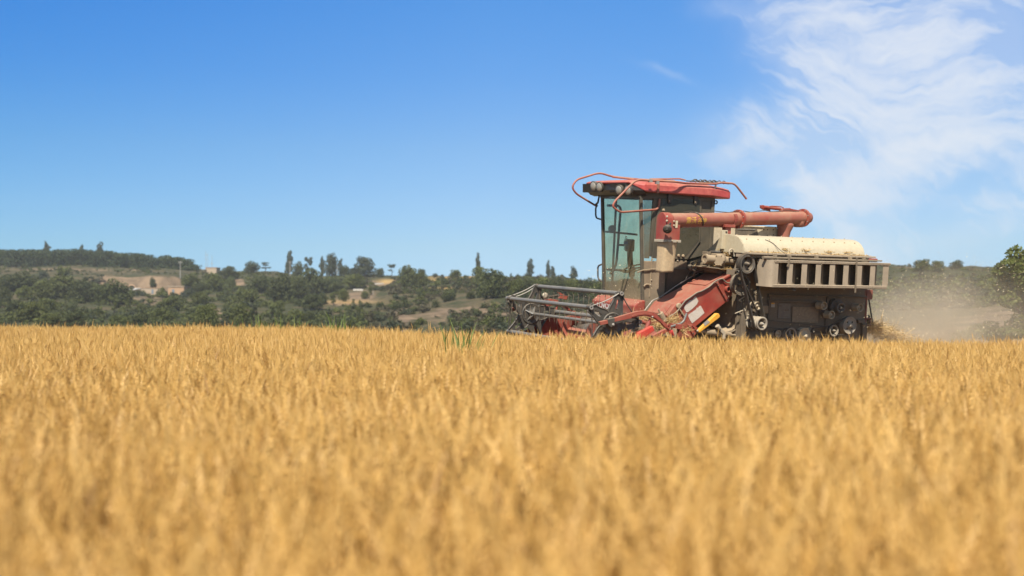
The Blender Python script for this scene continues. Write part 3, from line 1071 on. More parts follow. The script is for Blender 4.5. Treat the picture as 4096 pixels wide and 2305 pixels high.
    (3790, 1225, 40, 70, 'bush', 'grey', 'dusty shrub halfway down the bank behind the flying chaff', G3),
]
for i, (px, py, h, w, kind, mat, label, grp) in enumerate(TREES):
    bush = kind == 'bush'
    tree(px, py, h, w, kind, mat, label, grp, 'shrub' if bush else ('poplar_tree' if kind == 'poplar' else 'tree'), 'shrub' if bush else 'tree')


def build_orchard():
    """the dense clipped-looking orchard on the crest: one mass"""
    rnd = random.Random(3)
    V, F, T = [], [], []
    px = -700
    while px < 800:
        for row in range(3):
            col = column(px)
            d = 322 + row * 7 + rnd.uniform(-2, 2)
            top = 1000 if px < 350 else 1000 + (px - 350) / 250 * 22
            if 590 < px < 640: top += 14
            if px > 740: top += (px - 740) * 0.75
            top += rnd.uniform(-5, 5)
            z0 = hill_z(px, d)
            z1 = CAMZ + (HOR - top) / FPX * d
            if z1 - z0 < 1: continue
            x = (px - 2048) / FPX * d
            h = z1 - z0
            lobes = [((x + rnd.uniform(-1, 1), d + rnd.uniform(-1, 1), z0 + h * k), (2.0, 2.0, h * 0.2)) for k in (0.1, 0.33, 0.57, 0.8)]
            v, f, t_ = leaf_cloud(rnd, lobes, 560, 0.30)
            b = len(V)
            V += v; T += t_
            F += [tuple(b + q for q in ff) for ff in f]
        px += rnd.uniform(20, 26)
    me = mesh_from('orchard', V, F, T, LEAF['orchard'])
    o = bpy.data.objects.new('orchard', me)
    C.objects.link(o)
    tag(o, 'dense dark green orchard forming a hedge along the crest at left', 'orchard', kind='stuff')


build_orchard()


def build_scrub():
    rnd = random.Random(8)
    coll = bpy.data.collections.new('scrub kinds')
    for i in range(6):
        r2 = random.Random(60 + i)
        mt = ('mid', 'grey', 'dark', 'mid', 'dark', 'dry')[i]
        v, f, t_ = leaf_cloud(r2, crown_shape(r2, 'bush'), 170, 0.11)
        coll.objects.link(bpy.data.objects.new('scrub_bush', mesh_from('scrub_bush', v, f, t_, LEAF[mt])))
    pts = []
    for _ in range(17000):
        px = rnd.uniform(-900, 4700)
        col = column(px)
        lo, hi = (col[3][0] - 14, col[-2][0] + 3) if px < 3300 else (46, col[-2][0] + 3)
        d = lo + (hi - lo) * rnd.random() ** 0.8
        z = hill_z(px, d)
        py = HOR - (z - CAMZ) / d * FPX
        x = (px - 2048) / FPX * d
        # open ground: cliff, yards, field, paths stay clear
        def blob(cx, cy, rx, ry): return ((px - cx) / rx) ** 2 + ((py - cy) / ry) ** 2 < 1
        if blob(575, 1142, 175, 36) or blob(1410, 1192, 160, 34) or blob(955, 1132, 30, 18) or blob(860, 1260, 36, 44): continue
        if 1090 < py < 1112 and px < 750 and rnd.random() < 0.75: continue
        if px > 3480 and py > 1245 - 0.06 * max(0, px - 3700): continue
        if 1450 < px < 2100 and py > 1235 and mnoise.noise((x * 0.12, d * 0.12, 8.0)) > -0.05: continue
        if 1103 < py < 1116 and 1690 < px < 1990: continue
        if blob(1535, 1128, 50, 16): continue
        thin = mnoise.noise((x * 0.07, d * 0.07, 4.0)) + 0.35 * mnoise.noise((x * 0.3, d * 0.3, 2.0))
        if thin < (-0.12 if px < 1450 else (-0.3 if px < 2400 else -0.05)): continue
        s = rnd.uniform(0.4, 1.4) * (1.0 if px < 3200 else 0.75)
        if py < 1120: s *= 0.6
        pts.append((x, d, z - 0.1, 0, 0, rnd.uniform(0, 6.28), s * 1.7, s * 1.7, s * rnd.uniform(0.7, 1.3), (rnd.randrange(5) if px < 1450 else rnd.choice((0, 1, 2, 4, 5, 5))) if px < 3200 else rnd.choice((0, 1, 3, 5))))
    o = scatter('scrub', coll, pts)
    tag(o, 'low dusty green scrub scattered over the far hillside', 'scrub', kind='stuff')


build_scrub()
# ------------------------------------------------------------------ the combine harvester
# measured from the photograph on the machine's own planes: x towards its rear, y towards its far side, z up (metres)
CROP = {'p': (0, 0, 1), 'c1': (2000, 660, 1.959), 'c2': (2600, 660, 2.789), 'c3': (2800, 780, 2.339), 'c4': (2000, 1100, 3.68),
        'd1': (2250, 670, 5.578), 'd2': (2350, 900, 4.833), 'd3': (2600, 800, 5.578), 'd4': (2750, 1000, 6.043),
        'd5': (2780, 1150, 6.0425), 'd6': (3080, 1140, 5.367), 'd7': (2500, 1050, 4.265), 'd8': (2020, 1110, 6.04)}
_o = MINV @ Vector((0, 0, CAMZ))


def P(c, a, b, x=None, y=None, z=None):
    ox, oy, s = CROP[c]
    px, py = ox + a / s, oy + b / s
    r = MINV.to_3x3() @ Vector(((px - 2048) / FPX, 1, (HOR - py) / FPX))
    if x is not None: t = (x - _o.x) / r.x
    elif y is not None: t = (y - _o.y) / r.y
    else: t = (z - _o.z) / r.z
    return _o + r * t


def PL(c, pts, **k):
    return [P(c, a, b, **k) for a, b in pts]


RED = paint('red machine paint', (0.25, 0.021, 0.013), 0.45, dust=0.15, up=0.20, scale=3.0, col2=(0.20, 0.018, 0.012))
REDR = paint('red roof paint', (0.30, 0.022, 0.025), 0.38, dust=0.14, up=0.24, scale=2.5, col2=(0.42, 0.04, 0.04))
PINK = paint('sun faded red paint', (0.27, 0.045, 0.028), 0.5, dust=0.26, up=0.30, scale=3.0, col2=(0.23, 0.034, 0.024))
CREAM = paint('cream paint', (0.45, 0.39, 0.265), 0.45, dust=0.16, up=0.12, scale=3.0, col2=(0.40, 0.34, 0.225), spots=0.35)
BEIGE = paint('dusty beige paint', (0.58, 0.49, 0.34), 0.6, dust=0.2, up=0.3, scale=3.0)
TAN = paint('metal under thick dust', (0.23, 0.175, 0.11), 0.85, dust=0.55, up=0.3, scale=4.0, dustcol=(0.33, 0.245, 0.15))
DARK = paint('dark grimy steel', (0.150, 0.115, 0.074), 0.7, dust=0.30, up=0.35, scale=4.0, dustcol=(0.21, 0.155, 0.095))
MURK = paint('dark steel and painted shade', (0.030, 0.026, 0.019), 0.8, dust=0.2, up=0.3, scale=4.0, dustcol=(0.2, 0.15, 0.09))  # dark fittings, and the shade painted into holes and the recess
BLACK = paint('black rubber', (0.016, 0.016, 0.016), 0.55, dust=0.10, up=0.2, scale=9.0)
BELT = paint('belt rubber', (0.020, 0.019, 0.018), 0.5, dust=0.08, up=0.15, scale=9.0)
GREY = paint('worn grey tube', (0.15, 0.155, 0.15), 0.42, 0.3, dust=0.14, up=0.12, scale=2.5)
IRON = paint('dark grey casting', (0.034, 0.036, 0.034), 0.42, dust=0.10, up=0.25, scale=5.0)
OLIVE = paint('dusty dark cab panel', (0.050, 0.045, 0.032), 0.6, dust=0.22, up=0.3, scale=2.5, dustcol=(0.24, 0.185, 0.11))
YELLOW = paint('yellow paint', (0.72, 0.33, 0.015), 0.5, dust=0.12, up=0.2)
STEEL = paint('bare steel', (0.36, 0.35, 0.32), 0.4, 0.6, dust=0.2, up=0.2)
PALE = paint('worn pale steel', (0.40, 0.36, 0.28), 0.55, 0.2, dust=0.4, up=0.2, scale=8)
PAPER = paint('scratched white sticker', (0.60, 0.55, 0.48), 0.7, dust=0.25, up=0.0, scale=16, col2=(0.30, 0.26, 0.22))
WHITE = paint('white lettering', (0.75, 0.74, 0.70), 0.5, dust=0.08, up=0.0)
GOLD = paint('yellow lettering', (0.72, 0.42, 0.05), 0.5, dust=0.12, up=0.0)
CANVAS = paint('tan canvas', (0.47, 0.335, 0.185), 0.85, dust=0.25, up=0.1, scale=4, bump=0.15)
SIGN = paint('faded sign plate', (0.125, 0.115, 0.098), 0.6, dust=0.25, up=0.0, scale=12)
GUARD = paint('guard under thick dust', (0.28, 0.22, 0.15), 0.85, dust=0.5, up=0.2, scale=5.0, dustcol=(0.34, 0.265, 0.18))


def glass(name, tint, dirt, lo, hi, dirtcol=(0.30, 0.24, 0.15)):
    """dusty window: more caked dirt between heights hi and lo (local z)"""
    m, t = new_mat(name)
    tc = t.n('ShaderNodeTexCoord').outputs['Object']
    z = t.n('ShaderNodeSeparateXYZ', None, i0=tc).outputs[2]
    n = t.noise(tc, 3.0, 7.0, 0.65, 0.5)
    n2 = t.noise(tc, 26.0, 4.0, 0.6)
    f = t.math('ADD', t.remap(z, hi, lo, 0.0, 1.0), t.math('MULTIPLY', t.math('SUBTRACT', n, 0.5), 0.55))
    f = t.math('ADD', f, dirt)
    f = t.math('MULTIPLY', f, t.remap(n2, 0.2, 0.8, 0.75, 1.2), True)
    f = t.math('MINIMUM', f, 0.95)
    tr = t.n('ShaderNodeBsdfTransparent', None, Color=(*tint, 1))
    gl = t.n('ShaderNodeBsdfGlossy', None, Color=(0.9, 0.95, 0.95, 1), Roughness=0.04)
    lw = t.n('ShaderNodeLayerWeight', None, Blend=0.5)
    fr = t.math('ADD', 0.045, t.math('MULTIPLY', t.math('POWER', lw.outputs['Facing'], 4.0), 0.7))
    mx = t.n('ShaderNodeMixShader', None, i0=fr, i1=tr, i2=gl)
    di = t.n('ShaderNodeBsdfDiffuse', None, Color=(*dirtcol, 1))
    dt = t.n('ShaderNodeBsdfTranslucent', None, Color=(*dirtcol, 1))
    dd = t.n('ShaderNodeMixShader', None, i0=0.3, i1=di, i2=dt)
    m2 = t.n('ShaderNodeMixShader', None, i0=f, i1=mx, i2=dd)
    t.n('ShaderNodeOutputMaterial', None, Surface=m2)
    return m


WIND = glass('windscreen glass', (0.80, 0.87, 0.66), 0.16, 1.15, 1.90, (0.30, 0.24, 0.15))
QUART = glass('quarter glass', (0.50, 0.58, 0.50), 0.16, 1.7, 2.9, (0.16, 0.135, 0.09))
SIDEG = glass('dusty side glass', (0.55, 0.62, 0.55), 0.30, 1.6, 2.9, (0.11, 0.10, 0.07))
FARG = glass('far side glass', (0.82, 0.87, 0.73), 0.12, 0.6, 1.5, (0.26, 0.24, 0.18))
CLEAR = glass('lamp glass', (0.9, 0.9, 0.88), 0.25, -9, -8, (0.45, 0.42, 0.36))

HARV = empty('combine_harvester', MLOC, (MROLL, 0, MYAW))
tag(HARV, 'dusty red and cream combine harvester cutting the wheat, cab facing left', 'combine harvester')


def ring(mb, c, axis, prof, n=28):
    """revolve a closed profile"""
    c, t = Vector(c), Vector(axis).normalized()
    s = t.orthogonal().normalized()
    u = t.cross(s)
    m = len(prof)
    V = [c + t * h + (s * math.cos(2 * math.pi * k / n) + u * math.sin(2 * math.pi * k / n)) * r for (h, r) in prof for k in range(n)]
    F = [(i * n + k, i * n + (k + 1) % n, ((i + 1) % m) * n + (k + 1) % n, ((i + 1) % m) * n + k) for i in range(m) for k in range(n)]
    return mb.add(V, F, False)


def arc(pts, n=5, r=0.05):
    """round the corners of a 3-D polyline"""
    pts = [Vector(p) for p in pts]
    out = [pts[0]]
    for a, b, c in zip(pts, pts[1:], pts[2:]):
        u, v = (a - b), (c - b)
        k = min(r, u.length * 0.48, v.length * 0.48)
        p, q = b + u.normalized() * k, b + v.normalized() * k
        for i in range(n + 1):
            w = i / n
            out.append(p * (1 - w) ** 2 + b * 2 * w * (1 - w) + q * w ** 2)
    out.append(pts[-1])
    return out


NY = Vector((0, -1, 0))


def bolts(mb, pts, r=0.012, h=0.012, axis=NY):
    for p in pts:
        mb.lathe(p, axis, [(-0.004, r), (h * 0.6, r), (h, r * 0.6)], 8)
    return mb


# ================================================================== reel
def build_reel():
    reel = MB()
    hub_n, hub_f = Vector((-0.055, 0.0, 0.988)), Vector((-0.055, 2.37, 0.930))
    RR = 0.45
    ph = [76 + 72 * k for k in range(5)]
    reel.tube([hub_f + Vector((0, 0.03, 0)), hub_n - Vector((0, 0.03, 0))], 0.024, 12)
    # bracket on the shaft at the far hub
    for a in (60, 150, 235):
        d = Vector((math.cos(R(a)), 0, math.sin(R(a))))
        reel.prism([hub_f + Vector((0, -0.03, 0)) + d * 0.02, hub_f + Vector((0, -0.03, 0)) + d * 0.13, hub_f + Vector((0, -0.12, 0)) + d * 0.02],
                   Vector((-d.z, 0, d.x)) * 0.012)
    o = reel.build('reel', GREY, HARV)
    o['label'] = 'grey reel with long tubes and dark star wheels'

    def bar_pt(k, y):
        h = hub_n.lerp(hub_f, y / 2.37)
        return h + Vector((math.cos(R(ph[k])) * RR, 0, math.sin(R(ph[k])) * RR))
    for k in range(5):
        b = MB()
        b.tube([bar_pt(k, 2.37 + 0.10), bar_pt(k, -0.02)], 0.0315, 14)
        for y in (0.45, 1.55, 2.3):
            q = bar_pt(k, y)
            b.tube([q + Vector((0, -0.006, 0)), q + Vector((0, 0.006, 0))], 0.0335, 14)
        b.build('reel_bar', GREY, o)
        tm = MB()
        for j in range(16):
            y = 0.07 + j * 0.148
            q = bar_pt(k, y) + Vector((0.0, 0, -0.028))
            sw = 0.01 * math.sin(j * 2.1 + k)
            tm.tube([q, q + Vector((0.003, sw * 0.2, -0.07)), q + Vector((-0.004, sw * 0.5, -0.16)), q + Vector((0.012, sw * 0.8, -0.25))], [0.0045, 0.0042, 0.0036, 0.0026], 5)
        tm.each('tine', DARK, o)

    def star(y, side):
        mb = MB()
        c = hub_n.lerp(hub_f, y / 2.37)
        c.y = y
        T = 0.035
        def pt(r, a, yy): return c + Vector((math.cos(R(a)) * r, yy, math.sin(R(a)) * r))
        for k in range(5):
            a = ph[k]
            # arm: outer outline and slot, bridged
            outer = [(0.16, -36), (0.215, -33), (0.26, -24), (0.315, -15.5), (0.38, -11.0), (0.458, -8.0), (0.458, 8.0), (0.38, 11.0), (0.315, 15.5), (0.26, 24), (0.215, 33), (0.16, 36)]
            slot = [(0.225, -3), (0.232, -5), (0.25, -6), (0.29, -5.0), (0.335, -4.0), (0.36, -2), (0.36, 2), (0.335, 4.0), (0.29, 5.0), (0.25, 6), (0.232, 5), (0.225, 3)]
            n = len(outer)
            V = []
            for yy in (-T / 2, T / 2):
                V += [pt(r, a + d, yy) for r, d in outer] + [pt(r, a + d, yy) for r, d in slot]
            F = []
            for i in range(n - 1):
                F.append((i, i + 1, n + i + 1, n + i))
                F.append((2 * n + i, 3 * n + i, 3 * n + i + 1, 2 * n + i + 1))
                F.append((i, 2 * n + i, 2 * n + i + 1, i + 1))
            for i in range(n):
                j = (i + 1) % n
                F.append((n + i, n + j, 3 * n + j, 3 * n + i))
            mb.add(V, F)
            # raised rib along each edge
            for sgn in (-1, 1):
                mb.tube([pt(r, a + d, side * T * 0.5) for r, d in (outer[:6] if sgn < 0 else outer[6:])], 0.011, 6)
            # bearing boss
            q = pt(0.452, a, 0)
            mb.tube([q + Vector((0, -0.05, 0)), q + Vector((0, 0.03, 0))], 0.037, 12)
        mb.tube([c + Vector((0, -T / 2 + 0.002, 0)), c + Vector((0, T / 2 - 0.002, 0))], 0.215, 30)
        s = mb.build('star_wheel', IRON, o)
        hb = MB()
        hb.lathe(c, (0, side, 0), [(0, 0.168), (0.028, 0.168), (0.034, 0.158), (0.034, 0.15), (0.03, 0.145), (0.03, 0.05), (0.045, 0.045), (0.05, 0.02)], 32)
        bolts(hb, [pt(0.132, 30 + 45 * i, side * 0.032) for i in range(8)], 0.009, 0.008, (0, side, 0))
        hb.build('hub_plate', IRON, o)
        cap = MB()
        for k in range(5):
            q = pt(0.452, ph[k], 0)
            ring(cap, q + Vector((0, -0.052, 0)), (0, 1, 0), [(0, 0.014), (0, 0.03), (-0.012, 0.03), (-0.012, 0.014)], 14)
        cap.each('bearing_cap', STEEL, o)
    star(0.0, -1)
    star(2.37, -1)
    # eccentric links between neighbouring bar ends
    for y, off in ((-0.03, 0), (2.46, 0), (2.42, 0.02)):
        for k in range(5):
            j = (k + 1) % 5
            a, b = bar_pt(k, max(0, min(2.37, y))), bar_pt(j, max(0, min(2.37, y)))
            a = Vector((a.x, y, a.z)) + Vector((0, 0, 0.02 - off)); b = Vector((b.x, y, b.z)) + Vector((0, 0, 0.02 - off))
            ctr = (hub_n + hub_f) / 2; ctr.y = y
            m = (a + b) / 2
            m = m + (ctr - m) * (0.12 + off * 4)
            pts = [a * (1 - w) ** 2 + m * 2 * w * (1 - w) + b * w * w for w in [i / 8 for i in range(9)]]
            l = MB()
            l.tube(pts, 0.0085 if k != 3 else 0.012, 7)
            l.build('link_rod', IRON if k else STEEL, o)
    # spare tines bunched at the far end
    l = MB()
    for i in range(3):
        q = bar_pt(1, 2.37) + Vector((0.02 * i - 0.02, 0.06 - 0.05 * i, -0.02))
        l.tube([q, q + Vector((-0.02, 0, -0.12)), q + Vector((0.012 + 0.02 * i, 0, -0.25)), q + Vector((0.05 * i - 0.02, 0, -0.36))], 0.008, 6)
    l.each('tine', IRON, o)


build_reel()


# ================================================================== header: arms, trough, auger, dividers
def build_header():
    hd = MB()
    # trough: floor, back wall, top beam, end walls
    hd.add([(0.15, -0.06, 0.28), (0.15, 2.46, 0.24), (0.75, 2.46, 0.26), (0.75, -0.06, 0.30), (1.08, -0.06, 0.50), (1.08, 2.46, 0.46), (1.10, 2.46, 0.90), (1.10, -0.06, 0.93)],
           [(0, 1, 2, 3), (3, 2, 5, 4), (4, 5, 6, 7)])
    hd.bar((1.10, -0.06, 0.95), (1.10, 2.46, 0.92), 0.07, 0.07)
    hd.bar((1.06, -0.06, 0.72), (1.06, 2.46, 0.70), 0.05, 0.05)
    o = hd.build('header', RED, HARV)
    # end walls (near one lower, both reach forward into divider points)
    for y, top in ((-0.10, 0.70), (2.49, 0.84)):
        e = MB()
        prof = [(-0.75, 0.34), (-0.15, 0.60), (0.30, top), (0.72, top + 0.04), (1.10, top + 0.06), (1.14, 0.5), (0.75, 0.24), (0.0, 0.22)]
        e.prism([(x, y - 0.02, z) for x, z in prof], (0, 0.04, 0))
        e.build('end_wall', RED, o, 0.008)
    # bright divider nose at the near end, and the long sloping guard behind it
    d = MB()
    d.prism(PL('d7', [(185, 1310), (250, 1200), (475, 1082), (512, 1160), (300, 1310)], y=-0.26), (0, 0.07, 0))
    d.build('divider', paint('clean red paint', (0.50, 0.035, 0.025), 0.35, dust=0.08, up=0.15), o, 0.01)
    d = MB()
    d.prism(PL('d7', [(300, 1340), (700, 1135), (735, 1185), (430, 1350)], y=-0.16), (0, 0.06, 0))
    d.build('divider', RED, o, 0.008)
    d = MB()
    d.prism(PL('c4', [(600, 900), (630, 840), (880, 655), (945, 640), (930, 700), (780, 900)], y=2.52), (0, 0.06, 0))
    d.build('divider', RED, o, 0.008)
    # auger with flights
    a = MB()
    c0, c1 = Vector((0.66, -0.02, 0.60)), Vector((0.66, 2.42, 0.56))
    a.tube([c0, c1], 0.15, 20)
    n = 130
    V = []
    for i in range(n):
        k = i / (n - 1)
        an = 2 * math.pi * 3.2 * k if k < 0.5 else -2 * math.pi * 3.2 * (k - 1) + 0.7
        p = c0.lerp(c1, k)
        e = Vector((math.cos(an), 0, math.sin(an)))
        V += [p + e * 0.14, p + e * 0.295]
    a.add(V, [(2 * i, 2 * i + 1, 2 * i + 3, 2 * i + 2) for i in range(n - 1) if i != n // 2], True)
    a.build('auger', RED, o)
    # dusty sheet behind the auger at the near end
    s = MB()
    s.prism([(1.02, -0.05, 0.60), (1.02, 0.95, 0.58), (1.02, 0.95, 0.90), (1.02, -0.05, 0.92)], (0.03, 0, 0))
    s.bar((0.99, -0.05, 0.83), (0.99, 1.1, 0.82), 0.05, 0.06)
    s.build('trough_sheet', TAN, o, 0.006)
    # cutter bar
    k = MB()
    k.box((0.05, -0.06, 0.24), (0.16, 2.46, 0.28))
    for i in range(32):
        y = -0.03 + i * 0.078
        k.prism([(-0.06, y, 0.26), (0.06, y - 0.02, 0.26), (0.06, y + 0.02, 0.26)], (0, 0, 0.012))
    k.build('knife', STEEL, o)

    # reel arms: near and far, same pressing
    top = [(1478, 690), (1590, 664), (1690, 636), (1900, 572), (2020, 540), (2130, 527), (2230, 545), (2310, 590), (2380, 655), (2440, 712), (2486, 735), (2500, 760)]
    bot = [(2480, 800), (2440, 780), (2385, 712), (2310, 660), (2230, 622), (2130, 606), (2020, 618), (1920, 642), (1700, 690), (1590, 720), (1482, 742)]
    out = PL('c4', top + bot, y=-0.14)
    for dy, dz in ((0.0, 0.0), (2.64, -0.035)):
        arm = MB()
        arm.prism([q + Vector((0, dy, dz)) for q in out], (0, 0.055, 0))
        # welded doubler plate along the bend
        pl = PL('c4', [(1930, 600), (2020, 570), (2130, 556), (2230, 572), (2300, 615), (2370, 680), (2350, 690), (2290, 640), (2220, 600), (2130, 585), (2020, 600), (1935, 625)], y=-0.14)
        arm.prism([q + Vector((0, dy - 0.008, dz)) for q in pl], (0, 0.006, 0))
        ao = arm.build('reel_arm', RED, HARV, 0.006)
        h = MB()
        h.box(tuple(Vector(out[0]) + Vector((-0.003, dy + 0.012, dz - 0.045))), tuple(Vector(out[0]) + Vector((0.0, dy + 0.044, dz - 0.012))))
        h.build('hollow_end_shade', MURK, ao)  # thin dark box paints the shade inside the open arm end
        cl = MB()
        cl.prism([q + Vector((0, dy, dz)) for q in PL('c4', [(1588, 655), (1690, 632), (1692, 745), (1640, 775), (1600, 740)], y=-0.15)], (0, 0.08, 0))
        cl.build('clamp', IRON, ao, 0.006)
        b = MB()
        bolts(b, [P('c4', 1664, 733, y=-0.15) + Vector((0, dy, dz))], 0.02, 0.02)
        bolts(b, [P('c4', 2245, 618, y=-0.15) + Vector((0, dy, dz))], 0.014, 0.012)
        q = P('c4', 1612, 612, y=-0.12) + Vector((0, dy, dz))
        b.tube(arc([q + Vector((0.035, 0, 0.0)), q, q + Vector((0, 0, -0.06))], 3, 0.015), 0.006, 6)
        b.each('bolt', STEEL, ao)
        e = MB()
        ring(e, P('c4', 2478, 758, y=-0.145) + Vector((0, dy, dz)), (0, -1, 0), [(0.0, 0.014), (0.0, 0.034), (0.012, 0.034), (0.012, 0.014)], 16)
        e.build('pivot', RED, ao)
        cy = MB()
        u, v, w = [P('c4', *q, y=-0.10) + Vector((0, dy, dz)) for q in ((2210, 640), (2195, 690), (2155, 800))]
        cy.tube([u, v], 0.018, 10)
        cy.tube([v, w], [0.034, 0.034], 12)
        cy.build('lift_cylinder', RED, ao)
    # bracket and spring on the far arm
    br = MB()
    br.prism(PL('c4', [(845, 250), (900, 268), (925, 285), (1000, 312), (985, 368), (905, 352), (870, 350), (885, 285)], y=2.40), (0, 0.05, 0))
    br.prism(PL('c4', [(630, 425), (770, 395), (790, 450), (660, 470)], y=2.40), (0, 0.05, 0))
    bo = br.each('bracket', RED, HARV, 0.006)[0]
    sp = MB()
    a_, b_ = P('c4', 722, 325, y=2.36), P('c4', 868, 302, y=2.36)
    for i in range(22):
        q = a_.lerp(b_, i / 21)
        ring(sp, q, b_ - a_, [(-0.003, 0.012), (-0.003, 0.020), (0.003, 0.020), (0.003, 0.012)], 10)
    sp.tube([a_, b_], 0.012, 8)
    sp.tube([b_, P('c4', 1048, 308, y=2.36)], 0.006, 6)
    sp.build('spring', BLACK, bo)
    wc = MB()
    wc.lathe(P('c4', 660, 305, y=2.45), NY, [(0, 0.05), (0.02, 0.05), (0.02, 0.02)], 16)
    wc.build('pulley', PALE, bo)
    # pipes and fittings at the near shoulder
    p = MB()
    p.tube(arc(PL('d7', [(730, 1112), (955, 1042), (1005, 1000), (1052, 870)], y=0.02), 4, 0.06), 0.017, 8)
    p.build('grease_pipe', GREY, HARV)
    p = MB()
    p.tube(PL('d7', [(600, 865), (675, 1000)], y=0.22), [0.042, 0.042], 12)
    p.tube(PL('d7', [(570, 795), (598, 862)], y=0.22), 0.014, 8)
    p.build('cylinder', TAN, HARV)
    p = MB()
    p.tube(PL('d7', [(190, 990), (360, 1035)], y=0.3), 0.028, 8)
    p.build('shaft', RED, HARV)
    p = MB()
    p.tube(PL('d7', [(740, 1170), (790, 1180), (830, 1250)], y=-0.1), [0.02, 0.03, 0.012], 8)
    p.tube(PL('d7', [(720, 1130), (770, 1200), (790, 1270)], y=-0.12), [0.014, 0.022, 0.01], 8)
    p.build('rag', paint('red rag', (0.5, 0.02, 0.02), 0.8, dust=0.05, up=0.0), HARV)


build_header()


# ================================================================== feeder house
def build_feeder():
    y0, y1 = 0.30, 0.86
    prof = [(1.117, 1.08), (1.26, 1.247), (2.286, 1.731), (2.32, 1.397), (2.207, 1.285), (1.653, 0.909), (1.65, 0.74), (1.296, 0.74)]
    f = MB()
    f.prism([(x, y0, z) for x, z in prof], (0, y1 - y0, 0))
    o = f.build('feeder_house', RED, HARV, 0.012)
    # folded lip along the near top edge, front cover and rear lid on the sloping top
    l = MB()
    n = Vector((-0.427, 0, 0.904))
    def on_top(k, y, h=0.0):
        a, b = Vector((1.26, y, 1.247)), Vector((2.286, y, 1.731))
        return a.lerp(b, k) + n * h
    l.prism([on_top(0.01, y0 - 0.004, 0.0), on_top(0.99, y0 - 0.004, 0.0), on_top(0.99, y0 - 0.004, -0.03), on_top(0.01, y0 - 0.004, -0.03)], (0, -0.012, 0))
    l.prism([on_top(0.58, y0 + 0.07, 0.002), on_top(0.97, y0 + 0.07, 0.002), on_top(0.97, y1 - 0.02, 0.002), on_top(0.58, y1 - 0.02, 0.002)], n * 0.012)
    nf = Vector((-0.76, 0, 0.65))
    a, b = Vector((1.117, 0, 1.08)), Vector((1.26, 0, 1.247))
    def on_front(k, y, h=0.0): return a.lerp(b, k) + Vector((0, y, 0)) + nf * h
    l.prism([on_front(0.05, y0 + 0.08, 0.002), on_front(0.9, y0 + 0.08, 0.002), on_front(0.9, y1 - 0.05, 0.002), on_front(0.05, y1 - 0.05, 0.002)], nf * 0.008)
    l.each('cover_plate', RED, o, 0.004)
    # stiffener, stub and lower flange on the near side
    s = MB()
    s.prism(PL('d4', [(662, 792), (712, 762), (978, 1222), (930, 1262)], y=y0), (0, -0.035, 0))
    s.prism(PL('d7', [(1060, 1065), (1130, 1060), (1200, 1205), (1165, 1250), (1140, 1240)], y=y0), (0, -0.03, 0))
    s.prism(PL('d7', [(1140, 1078), (1228, 1108), (1195, 1165)], y=y0 - 0.03), (0, -0.02, 0))
    ring(s, P('d4', 950, 945, y=y0), NY, [(0, 0.036), (0, 0.052), (0.06, 0.052), (0.06, 0.036)], 20)
    s.each('stiffener', RED, o, 0.005)
    b = MB()
    bolts(b, PL('d4', [(725, 822), (754, 874), (884, 1112)], y=y0 - 0.036), 0.009, 0.004)
    bolts(b, PL('d7', [(1115, 1115), (1165, 1213)], y=y0 - 0.031), 0.011, 0.006)
    b.lathe(P('d4', 950, 945, y=y0 - 0.004), NY, [(0, 0.036), (0.002, 0.036)], 16)  # dark disc, painted shade inside the open stub
    b.each('bolt', MURK, o)
    # scraped white stickers
    rnd = random.Random(4)
    for poly in ([(1045, 850), (1012, 795), (1010, 760), (1025, 725), (1100, 650), (1160, 632), (1168, 612), (1182, 600), (1190, 580), (1215, 590), (1235, 630), (1252, 662), (1232, 700), (1228, 716), (1150, 790), (1075, 845)],
                 [(1145, 1040), (1110, 985), (1080, 925), (1078, 895), (1150, 845), (1215, 800), (1222, 772), (1250, 772), (1262, 745), (1292, 742), (1320, 790), (1355, 862), (1250, 955)]):
        m = MB()
        m.prism(PL('d7', poly, y=y0 - 0.003), (0, -0.002, 0))
        m.build('sticker', PAPER, o)
    # hose clipped to the side
    h = MB()
    pts = PL('d7', [(745, 935), (880, 852), (940, 770), (1000, 690), (1030, 650), (1130, 585), (1225, 515), (1310, 490), (1390, 445), (1460, 400), (1520, 335), (1580, 300)], y=y0 - 0.03)
    pts += PL('d4', [(760, 715), (850, 692), (890, 745), (940, 790), (985, 800), (1040, 788)], y=y0 - 0.03)
    h.tube(arc(pts, 3, 0.04), 0.011, 7)
    h.build('hose', paint('grey hose', (0.10, 0.095, 0.085), 0.7, dust=0.25), o)
    r = MB()
    r.tube(arc(PL('d7', [(335, 820), (470, 648), (590, 598), (900, 382), (1085, 270), (1250, 188)], y=y1 + 0.02), 3, 0.03), 0.008, 6)
    r.build('cable', STEEL, o)
    # old lamp socket
    s = MB()
    s.lathe(P('d7', 905, 742, y=y0), NY, [(0, 0.04), (0.03, 0.045), (0.035, 0.03)], 14)
    s.bar(P('d7', 930, 800, y=y0 - 0.02), P('d7', 1010, 920, y=y0 - 0.02), 0.03, 0.02)
    s.build('socket', TAN, o)
    # yellow safety prop with grey tape
    y = MB()
    y.prism(PL('d7', [(1203, 1160), (1240, 1125), (1520, 868), (1552, 862), (1576, 905), (1565, 935), (1232, 1190), (1212, 1188)], y=y0 - 0.02), (0, -0.07, 0))
    yo = y.build('safety_prop', YELLOW, HARV, 0.008)
    g = MB()
    g.prism(PL('d7', [(1335, 1040), (1410, 978), (1447, 1020), (1365, 1085)], y=y0 - 0.092), (0, -0.003, 0))
    g.build('tape', paint('grey tape', (0.30, 0.28, 0.25), 0.7, dust=0.2, up=0.0), yo)
    b = MB()
    bolts(b, [P('d7', 1238, 1168, y=y0 - 0.09)], 0.018, 0.012)
    ring(b, P('d7', 1545, 960, y=y0 - 0.06), NY, [(0, 0.008), (0, 0.016), (0.01, 0.016), (0.01, 0.008)], 10)
